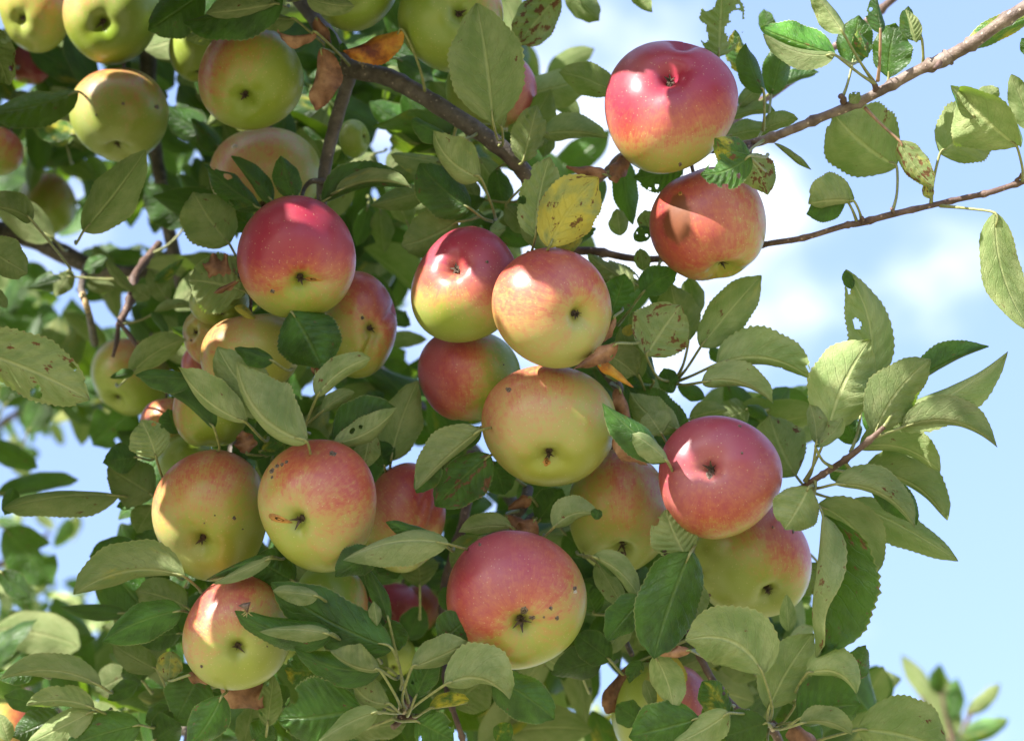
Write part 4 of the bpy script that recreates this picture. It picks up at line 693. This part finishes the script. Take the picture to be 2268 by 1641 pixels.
apple('cracked apple, orange above and green below, at the lower left front', 702, 1120, 132, 147, 1.345, (660, 1152), (.25, .85, .35, .27, .38), .55, tp=(.06, -.04), dents=[(640, 1148, .03, 40, 12, -10)], marks=[(628, 1144, 33, 9, 16, M_BROWN, 'crack'), (742, 1002, 10, 6, 10), (606, 1041, 6, 8, 30), (618, 1030, 6, 5), (630, 1026, 5, 4, -30), (640, 1020, 5, 4, -30), (608, 1054, 4, 4)])
apple('yellow green apple with a pink cheek left of the cracked apple', 465, 1142, 127, 147, 1.40, (452, 1203), (-.3, 1, .1, .19, .36), .5, tp=(.03, -.05), dents=[(452, 1210, .04, 30, 24)], marks=[(532, 1140, 4, 5), (492, 1133, 2, 2), (469, 1150, 2, 2), (548, 1165, 2, 2)])
apple('ribbed orange red apple peeping out right of the cracked apple', 893, 1146, 94, 122, 1.432, (930, 1180, .3), (.4, .8, .3, .36, .40), .6, dents=[(940, 1110, .10, 10, 60, -15), (965, 1130, .08, 8, 50, -20), (950, 1230, .05, 20, 8, 40)])
apple('lowest apple on the left, pink cheeked with dark sepals', 525, 1400, 120, 127, 1.362, (538, 1424), (-.45, .9, .2, .20, .44), .5, marks=[(457, 1465, 4, 4), (600, 1422, 2, 2)])
apple('green apple under the cracked one behind a long dark leaf', 735, 1338, 80, 88, 1.432, (735, 1420), (1, -.1, -.1, -.1, .5), .0, hi=True)
apple('small glimpse of a green apple behind leaves below the lowest left apple', 668, 1425, 56, 52, 1.452, (668, 1470), (0, 1, 0, -.3, .1), .1, hi=False)
apple('cream cheeked apple behind the arched leaf, left of centre', 556, 785, 112, 90, 1.42, (560, 870), (-.7, .5, .2, .10, .30), .75)
apple('pale pink apple half hidden behind the cream cheeked one', 462, 745, 58, 66, 1.475, (430, 735), (-.3, -.2, .3, .1, .3), .95, marks=[(428, 754, 3, 3)])
apple('green apple high behind the crumpled leaf left of the deep red apple', 485, 668, 66, 52, 1.445, (500, 700), (-.7, -.5, 0, -.2, .4), .3)
apple('pink apple slice showing above the leaf on the left', 452, 815, 50, 52, 1.53, (450, 860), (0, .5, .3, .6, .1), .8, hi=False)
apple('blurred yellow and pink apple deep in the left of the tree', 292, 835, 90, 86, 1.70, (265, 888), (.3, .9, .2, .06, .4), .3, hi=False)
apple('pale pink apple edge above the small upright leaf on the left', 366, 935, 56, 54, 1.49, (366, 985), (-.5, .5, .3, .25, .3), .95, hi=False)
apple('green apple in leaf shade above the pink cheeked pair', 468, 908, 84, 82, 1.43, (468, 985), (-.8, .3, 0, .05, .4), .3)
apple('green apple mostly hidden above the left hand pair', 408, 1016, 62, 58, 1.485, (400, 1060), (0, 1, 0, -.3, .2), .05, hi=False)
apple('green apple with pink top cut by the frame at upper left', 246, 32, 108, 111, 1.53, (237, 69), (-.5, .8, .2, .0, .55), .15)
apple('ochre green apple in the upper left corner', 78, 26, 80, 90, 1.57, (57, 55), (.2, .5, .2, .16, .22), .35)
apple('red apple out of focus behind the corner apples', 68, 128, 54, 58, 1.72, (60, 180), (.5, .2, .5, .62, .5), .2, hi=False)
apple('speckled yellow green apple with rusty dots at the upper left', 264, 256, 110, 102, 1.535, (266, 336), (.1, 1, .1, .10, .36), .3, dents=[(266, 340, .08, 40, 14)], marks=[(292, 243, 4, 4), (232, 267, 3, 3), (358, 245, 5, 6)])
apple('green apple with a pink left shoulder above the leafy centre left', 555, 172, 117, 115, 1.445, (549, 234), (-.75, .5, .2, .06, .46), .25, dents=[(549, 236, .04, 30, 20)], marks=[(451, 120, 3, 4)])
apple('green apple peeping out left behind the pink shouldered one', 440, 112, 65, 68, 1.53, (440, 170), (0, 1, 0, -.3, .2), .25, hi=False)
apple('apple cut by the left edge, pink right and green below', -2, 335, 54, 54, 1.62, (-20, 370), (.7, .4, .2, .15, .4), .2, hi=False)
apple('hazy ochre apple out of focus at the far left', 104, 452, 64, 68, 1.82, (100, 500), (.2, .9, .2, .06, .3), .2, hi=False)
apple('orange and green apple behind the leaf tuft above the deep red apple', 588, 392, 124, 107, 1.505, (588, 470), (-.4, .3, .5, .14, .28), .4, marks=[(530, 333, 8, 7, 0, M_PALE)])
apple('plain green apple cut by the top edge', 786, -28, 98, 97, 1.43, (790, -10), (0, 1, 0, -.3, .2), .1)
apple('big green apple by the top edge with a dark blossom end', 998, 42, 117, 117, 1.42, (1022, 44), (.5, 1, 0, -.02, .5), .1)
apple('green apple with a red right cheek behind the upper pale leaf', 1088, 206, 101, 92, 1.475, (1085, 290), (1, .1, .1, .02, .85), .05)
apple('small unripe green apple beside the forked bough', 785, 308, 34, 43, 1.52, (812, 303), (0, 1, 0, -.4, .2), .0, hi=False)
apple('bright red apple far behind the low middle leaves', 872, 1342, 58, 52, 1.58, (858, 1360), (0, .5, .5, .9, .1), .3, hi=False)
apple('orange red apple far behind, right of the bright red one', 930, 1345, 46, 54, 1.70, (930, 1390), (0, .5, .5, .5, .2), .6, hi=False)
apple('green apple with a red right side at the bottom edge', 1466, 1580, 112, 118, 1.435, (1460, 1690), (1, .2, .3, .06, .85), .3)
apple('blurred apple in the lower left corner', 20, 1618, 62, 62, 1.70, (10, 1660), (.9, .2, 0, .2, .6), .45, hi=False)
apple('yellow green apple glimpsed below the low middle leaf tuft', 872, 1452, 50, 46, 1.55, (872, 1480), (0, 1, 0, -.3, .2), .25, hi=False)
for i in range(len(APPLE_BOX)):
    for j in range(i):
        (l1, c1, r1), (l2, c2, r2) = APPLE_BOX[i], APPLE_BOX[j]
        ov = r1 + r2 - (c1 - c2).length
        if ov > .004: print('OVERLAP %.1f mm: %s | %s' % (ov * 1000, l1[:40], l2[:40]))
# ------------------------------------------------------------------ the mass of leaves deeper in the crown, and the crown outside the view, mostly added to shade the fruit
def stuff_leaves(name, specs, parent, label=None, mat=M_LEAF):
    VS, FS, UVs, TN = [], [], [], []
    org = Vector(parent.location) if parent is not None else Vector((0, 0, 0))
    for (p, X, Z, ln, wd, side, tint) in specs:
        sd = random.random()
        vs, fs, uv, tn = leaf_geo(p, p + X * ln, wd, side, aL=random.uniform(0, 45), aR=random.uniform(0, 45), sweep=random.uniform(-.06, .06), bend=random.uniform(-.1, .1), nu=10, nv=2, nrm=Z, seed=sd, tint=tint, teeth=.0)
        o = len(VS); VS += [v - org for v in vs]; FS += [tuple(i + o for i in f) for f in fs]; UVs += uv; TN += tn
    ob = link(name, mk_mesh(name, VS, FS, mat, True, UVs, TN), None, parent)
    ob['kind'] = 'stuff'
    if label: ob['label'] = label
    return ob
def rdir():
    v = Vector(rng.normal(size=3)); return v.normalized()
REG = [ # x0, y0, x1, y1, d0, d1, count : where the crown is dense behind the nearest leaves
 (-40, -40, 480, 330, 1.62, 1.95, 70), (380, -30, 860, 480, 1.58, 1.95, 110), (420, 300, 720, 470, 1.52, 1.6, 20), (-40, 330, 480, 470, 1.75, 2.1, 34), (860, -30, 1130, 260, 1.56, 1.85, 36), (860, 250, 1130, 520, 1.5, 1.8, 26), (780, 430, 960, 700, 1.65, 2.0, 30),
 (-40, 590, 220, 900, 1.85, 2.2, 26), (140, 560, 460, 760, 1.75, 2.0, 34), (400, 560, 560, 1080, 1.62, 1.8, 34), (560, 700, 920, 1000, 1.60, 1.85, 44), (160, 740, 330, 940, 1.85, 2.0, 14), (800, 900, 1100, 1130, 1.60, 1.85, 24), (600, 930, 840, 1080, 1.48, 1.7, 26),
 (240, 1000, 480, 1340, 1.55, 1.75, 30), (900, 1050, 1300, 1300, 1.58, 1.9, 40), (280, 1260, 560, 1641, 1.5, 1.75, 40), (560, 1240, 900, 1660, 1.5, 1.85, 90), (880, 1250, 1320, 1641, 1.55, 1.9, 80), (1240, 1180, 1560, 1480, 1.50, 1.75, 46), (1540, 1340, 1760, 1640, 1.52, 1.75, 34), (1300, 1450, 1560, 1641, 1.55, 1.8, 20),
 (-40, 1400, 330, 1680, 1.6, 1.95, 36), (1300, 660, 1480, 1010, 1.5, 1.62, 24), (1480, 900, 1760, 960, 1.5, 1.65, 8), (1760, 1480, 1960, 1660, 1.55, 1.8, 14), (1130, 60, 1300, 560, 1.62, 1.9, 5)]
HOLES = [(405, 195, 36, 40), (440, 345, 20, 30), (300, 330, 40, 22), (225, 335, 26, 22), (290, 505, 60, 34), (120, 600, 60, 30), (150, 660, 50, 28), (150, 1050, 90, 110), (130, 1220, 90, 60), (845, 270, 38, 24), (850, 345, 24, 30), (805, 440, 24, 14), (905, 690, 22, 42), (905, 770, 34, 22), (960, 480, 30, 20),
         (900, 1010, 26, 40), (1078, 1110, 18, 70), (1110, 1430, 30, 24), (1420, 1585, 0, 0), (1375, 1490, 44, 24), (1330, 1570, 44, 24), (1480, 700, 20, 22), (735, 880, 24, 14), (380, 640, 16, 16), (405, 980, 12, 12), (265, 1165, 30, 40), (1000, 1625, 18, 20), (1560, 860, 60, 40), (835, 1000, 16, 30), (420, 1500, 16, 12), (250, 720, 26, 16), (640, 1460, 24, 20), (1285, 1600, 30, 26), (1050, 965, 30, 16), (330, 1165, 16, 16)]
specs = []
for (x0, y0, x1, y1, d0, d1, n) in REG:
    for _ in range(int(n * 1.7)):
        x, y, d = rng.uniform(x0, x1), rng.uniform(y0, y1), rng.uniform(d0, d1)
        if any(((x - hx) / (hw + 34)) ** 2 + ((y - hy) / (hh + 34)) ** 2 < 1 for hx, hy, hw, hh in HOLES if hw): continue
        if any(math.hypot(x - ax_, y - ay_) < ar_ * .8 + 22 and d < ad_ + .02 for ax_, ay_, ar_, ad_ in APX): continue
        X = (RX * rng.normal() + UP * rng.normal(-.25, .8) + FW * rng.normal(0, .5)).normalized()
        Z = (-FW + rdir() * .75).normalized(); ln = rng.uniform(.042, .068)
        specs.append((P(x, y, d) - X * ln * .5, X, Z, ln, ln * rng.uniform(.42, .6), 'T' if rng.rand() < .72 else 'U', (max(0, rng.normal(0, .14)), rng.uniform(.8, 1.25), max(0, rng.normal(0, .1)), 1)))
inner_specs = specs
print('inner leaves', len(specs))

# crown outside the frame: leaves added to shade fruit, gaps cut for sunlit patches
lit = [(1362, 230, 1.34, 66), (935, 635, 1.36, 30), (1000, 690, 1.38, 4), (1128, 655, 1.31, 64), (462, 735, 1.41, 22), (346, 1110, 1.39, 16), (158, 235, 1.50, 16), (1850, 790, 1.34, 34), (1985, 815, 1.33, 14),
       (2150, 90, 1.32, 50), (2240, 30, 1.32, 40), (1760, 100, 1.31, 30), (352, 920, 1.47, 12), (2115, 200, 1.33, 22), (150, 1380, 2.4, 50), (440, 1310, 1.35, 14)]
litp = [(P(x, y, d), r * mpp(d)) for x, y, d, r in lit]
specs = []
E = to_sun.orthogonal().normalized(); F_ = to_sun.cross(E)
def blocks(p, tmax=9):
    for (lp, lr) in litp:
        w = p - lp; t = w.dot(to_sun)
        if 0.012 < t < tmax and (w - to_sun * t).length < lr + .032: return True
    return False
# smallest hand placed leaves join the mass; the 290 that show largest stay separate
def mass(name, parent, extra, drop):
    VS, FS, UVs, TN = [], [], [], []; org = Vector(parent.location)
    for (p, X, Z, ln, wd, side, tint) in extra:
        sd = random.random()
        vs, fs, uv, tn = leaf_geo(p, p + X * ln, wd, side, aL=random.uniform(0, 45), aR=random.uniform(0, 45), sweep=random.uniform(-.06, .06), bend=random.uniform(-.1, .1), nu=12, nv=2, nrm=Z, seed=sd, tint=tint, teeth=.0)
        o = len(VS); VS += [v - org for v in vs]; FS += [tuple(i + o for i in f) for f in fs]; UVs += uv; TN += tn
    for (ob, sz, vs, fs, uv, tn) in drop:
        o = len(VS); VS += [v - org for v in vs]; FS += [tuple(i + o for i in f) for f in fs]; UVs += uv; TN += tn
        for c in list(ob.children):
            c.name = 'stem_piece'; c.parent = None; bpy.data.objects.remove(c)
        bpy.data.objects.remove(ob)
    ob = link(name, mk_mesh(name, VS, FS, M_LEAF, True, UVs, TN), None, parent); ob['kind'] = 'stuff'
    return ob
def rmap(o):
    while o.parent: o = o.parent
    return o
targets = [(x, y, d) for (x0, y0, x1, y1, d, n) in ((-60, -80, 1300, 1700, 1.80, 1100), (1050, 820, 1400, 1120, 1.37, 260), (1420, 860, 1820, 1400, 1.36, 300), (-60, -80, 1300, 1700, 1.46, 1500), (250, 1000, 1300, 1700, 1.36, 450), (1250, 1000, 1900, 1700, 1.36, 300), (1250, -40, 1800, 1500, 1.38, 560), (1750, 500, 2150, 1400, 1.34, 160)) for x, y in zip(rng.uniform(x0, x1, n), rng.uniform(y0, y1, n))]
for (x, y, d) in targets:
    p0 = P(x, y, d) + rdir() * .02; s = .10
    while s < 1.2:
        rel = p0 + to_sun * s - CAM; z = rel.dot(FW)
        if not (-90 < 1134 + rel.dot(RX) / mpp(z) < 2360 and 820 - rel.dot(UP) / mpp(z) > -90): break
        s += .02
    p = p0 + to_sun * (s + rng.uniform(.02, .30))
    rel = p - CAM; z = rel.dot(FW); px = 1134 + rel.dot(RX) / mpp(z); py = 820 - rel.dot(UP) / mpp(z)
    if -70 < px < 2340 and py > -70: continue           # keep it outside the picture
    if blocks(p): continue
    X = rdir(); Z = (to_sun + rdir() * .6).normalized(); ln = rng.uniform(.06, .085)
    specs.append((p - X * ln * .5, X, Z, ln, ln * .58, 'T', (0, 1, 0, 1)))
# the rest of the crown, thinner, so the tree is whole
for _ in range(900):
    a, r_, h = rng.uniform(0, 6.28), rng.uniform(.2, 1.0), rng.uniform(1.5, 3.3)
    p = Vector((-1.0 + 1.3 * r_ * math.cos(a), 2.2 + r_ * math.sin(a) * .8, h))
    rel = p - CAM; z = rel.dot(FW)
    if z > 0:
        px = 1134 + rel.dot(RX) / mpp(z); py = 820 - rel.dot(UP) / mpp(z)
        if -110 < px < 2380 and -110 < py < 1760: continue
    if blocks(p + Vector((0, 0, 0))): continue
    X = rdir(); specs.append((p, X, rdir(), .07, .04, 'T', (0, 1, 0, 1)))
stuff_leaves('shade_crown', specs, tree)
print('crown leaves', len(specs))

# ------------------------------------------------------------------ a small insect on a leaf
M_BUG = plain('bug_shell', (0.13, 0.085, 0.060), 0.5, .3, 900); M_LEG = plain('bug_leg', (0.34, 0.26, 0.10), 0.5, .2, 900)
bc = P(547, 1348, 1.296); bug = empty('insect', bc); tag(bug, 'small brown triangular insect standing on the leaf tip over the lowest left apple', 'insect')
kb = mpp(1.296)
def bp_(x, y, z=0): return V((x - 547) * kb, -(y - 1348) * kb, z)
ring = [(527, 1341), (538, 1335), (555.5, 1332), (552, 1343), (549.5, 1355), (546.5, 1357), (541, 1348)]
bv_ = [bp_(x, y, 0) for x, y in ring] + [bp_(544 + (x - 544) * .55, 1343 + (y - 1343) * .55, .0016) for x, y in ring] + [bp_(544, 1343, .0021), bp_(544, 1343, -.0012)]
bf_ = [(i, (i + 1) % 7, 7 + (i + 1) % 7, 7 + i) for i in range(7)] + [(7 + i, 7 + (i + 1) % 7, 14) for i in range(7)] + [((i + 1) % 7, i, 15) for i in range(7)]
link('body', mk_mesh('body', bv_, bf_, M_BUG), None, bug)
for pts_ in (((545, 1352), (540, 1350), (530, 1349)), ((545, 1353), (542, 1356), (535, 1361)), ((547, 1356), (544, 1360), (539, 1364)), ((548, 1356), (547, 1361), (546, 1366)), ((550, 1355), (554, 1359), (559, 1364)), ((550, 1353), (555, 1353), (561, 1354)), ((550, 1350), (556, 1346), (560, 1344))):
    v2, f2 = tube([(bp_(*pts_[0]), .0003), (bp_(*pts_[1], .0012), .00026), (bp_(*pts_[2], -.0008), .0002)], 5, 3, 0)
    link('leg', mk_mesh('leg', v2, f2, M_LEG), None, bug)

# ------------------------------------------------------------------ trees beyond, out of focus
def far_tree(label, trunk_pts, shoots, clumps, seedv):
    root = empty('apple_tree', trunk_pts[0][0]); tag(root, label, 'tree'); org = Vector(root.location)
    vs, fs = tube(trunk_pts, 10, 5, .08, org); link('trunk', mk_mesh('trunk', vs, fs, M_BARK), None, root)
    for sh in shoots:
        q = [(P(x, y, d), r * mpp(d)) for x, y, d, r in sh]
        vs, fs = tube(q, 8, 4, .1, org); link('branch', mk_mesh('branch', vs, fs, M_BARKR), None, root)
    for (x, y, tx, ty, w, side, d, g, yv) in clumps:
        base, tip = P(x, y, d), P(tx, ty, d + random.uniform(-.03, .03))
        put_leaf(base, tip, w * mpp(d), side, None, root, tint=(yv, g, 0, 1), aL=random.uniform(5, 40), aR=random.uniform(5, 40), bend=random.uniform(-.08, .08), sweep=random.uniform(-.05, .05), hi=False, teeth=0)
    return root
b1_ = P(2130, 1700, 2.3); 
far_tree('young apple tree out of focus, its shoot tips poking up at the bottom right corner', [(Vector((b1_.x, b1_.y + .1, 0)), .03), (Vector((b1_.x, b1_.y + .05, 1.2)), .02), (b1_, .008)],
 [[(2130, 1700, 2.3, 9), (2115, 1650, 2.3, 7), (2095, 1580, 2.3, 5), (2080, 1510, 2.3, 3)], [(2125, 1680, 2.3, 7), (2140, 1600, 2.3, 5), (2170, 1550, 2.3, 4), (2190, 1520, 2.3, 3)], [(2110, 1660, 2.3, 5), (2060, 1590, 2.3, 4), (2040, 1540, 2.3, 3)]],
 [(2070, 1560, 1996, 1448, 50, 'U', 2.3, 1, 0), (2100, 1650, 2080, 1480, 84, 'U', 2.3, 1, .1), (2100, 1600, 2120, 1500, 60, 'T', 2.3, 1.5, 0), (2078, 1540, 2082, 1470, 40, 'T', 2.3, 1, 0), (2140, 1580, 2215, 1512, 44, 'U', 2.3, 1, 0), (2130, 1630, 2235, 1590, 64, 'T', 2.28, 1.8, .2), (2120, 1650, 2180, 1600, 50, 'U', 2.3, 1, 0), (2060, 1600, 2010, 1560, 36, 'U', 2.32, 1.2, 0), (2090, 1660, 2040, 1600, 60, 'T', 2.32, 1, 0), (2100, 1690, 2150, 1640, 60, 'T', 2.3, 1, 0)], 1)
cl = []
for (cx, cy, sx_, sy_, n, g) in ((60, 1330, 90, 80, 26, 1.5), (180, 1400, 80, 90, 30, 1.6), (60, 1150, 80, 60, 14, 1.1), (20, 940, 60, 90, 16, 1.1), (90, 900, 50, 60, 12, 1.2), (100, 1500, 110, 60, 22, 1.2), (60, 720, 80, 70, 18, 1.1), (1330, 1620, 70, 30, 14, 1.3), (60, 1230, 50, 40, 6, 1), (860, 620, 60, 60, 10, 1.6)):
    for _ in range(n):
        x, y = cx + rng.normal() * sx_ * .6, cy + rng.normal() * sy_ * .6; a = rng.uniform(0, 6.28); l_ = rng.uniform(45, 75)
        cl.append((x, y, x + math.cos(a) * l_, y + math.sin(a) * l_, l_ * .55, 'U' if rng.rand() < .45 else 'T', rng.uniform(2.25, 2.7), g, max(0, rng.normal(.03, .12))))
b2_ = P(-60, 1400, 2.5)
far_tree('second apple tree blurred far behind on the left, its leaves catching the sun', [(Vector((-1.15, 3.1, 0)), .09), (Vector((-1.1, 3.0, 1.2)), .07), (Vector((-1.0, 2.8, 2.0)), .05), (P(-160, 1200, 2.6), .03)],
 [[(-120, 1560, 2.5, 14), (0, 1480, 2.5, 9), (120, 1420, 2.5, 7), (240, 1380, 2.5, 4)], [(-120, 1300, 2.5, 12), (20, 1240, 2.5, 8), (110, 1180, 2.5, 5)], [(-120, 1000, 2.5, 12), (0, 940, 2.5, 8), (110, 860, 2.5, 5)], [(-120, 1600, 2.5, 12), (60, 1550, 2.5, 8), (200, 1500, 2.5, 5)]], cl, 2)

far = [q for q in ALL_LEAF if rmap(q[0]) is not tree]; near = [q for q in ALL_LEAF if rmap(q[0]) is tree]
near.sort(key=lambda q: -q[1])
nb = [0]
left = [q for q in far if rmap(q[0]).name.endswith('002')]
mass('foliage', rmap(left[0][0]), [], left[1:])
mass('foliage', tree, [s_ for s_ in inner_specs if not blocks(s_[0] + s_[1] * s_[3] * .5)], near[284:])  # inner leaves on the sun's path to the sunlit patches are left out
# ------------------------------------------------------------------ ground: an unseen orchard meadow running to the horizon, paled to bounce warm light
g = NT('meadow'); tcg = g.n('ShaderNodeTexCoord'); nA = g.noise(tcg.outputs['Object'], .8, 5, .6); nB = g.noise(tcg.outputs['Object'], 25, 4, .6)
cg = g.mix(g.rng(nA, .3, .7), (0.30, 0.27, 0.14), (0.42, 0.37, 0.23)); cg = g.mix(g.math('MULTIPLY', nB, .5), cg, (0.12, 0.15, 0.05))
pg = g.n('ShaderNodeBsdfPrincipled'); g.l(cg, pg.inputs['Base Color']); pg.inputs['Roughness'].default_value = .9; g.l(pg.outputs[0], g.out.inputs[0])
NG = 60; ext = 900.0
gv, gf = [], []
for i in range(NG + 1):
    for j in range(NG + 1):
        a, b_ = (i / NG * 2 - 1), (j / NG * 2 - 1); x, y = math.copysign(abs(a) ** 3, a) * ext, math.copysign(abs(b_) ** 3, b_) * ext
        r_ = math.hypot(x, y); gv.append((x, y, .02 * math.sin(x * 1.3) * math.cos(y * 1.1) + min(6, (max(0, r_ - 60) / 840) * 5) * math.sin(x * .01) * math.cos(y * .013)))
for i in range(NG):
    for j in range(NG):
        a = i * (NG + 1) + j; gf.append((a, a + NG + 1, a + NG + 2, a + 1))
tag(link('ground', mk_mesh('ground', gv, gf, g.m), None), kind='structure', label='unseen dry grassy orchard ground below the trees, paled to bounce light')
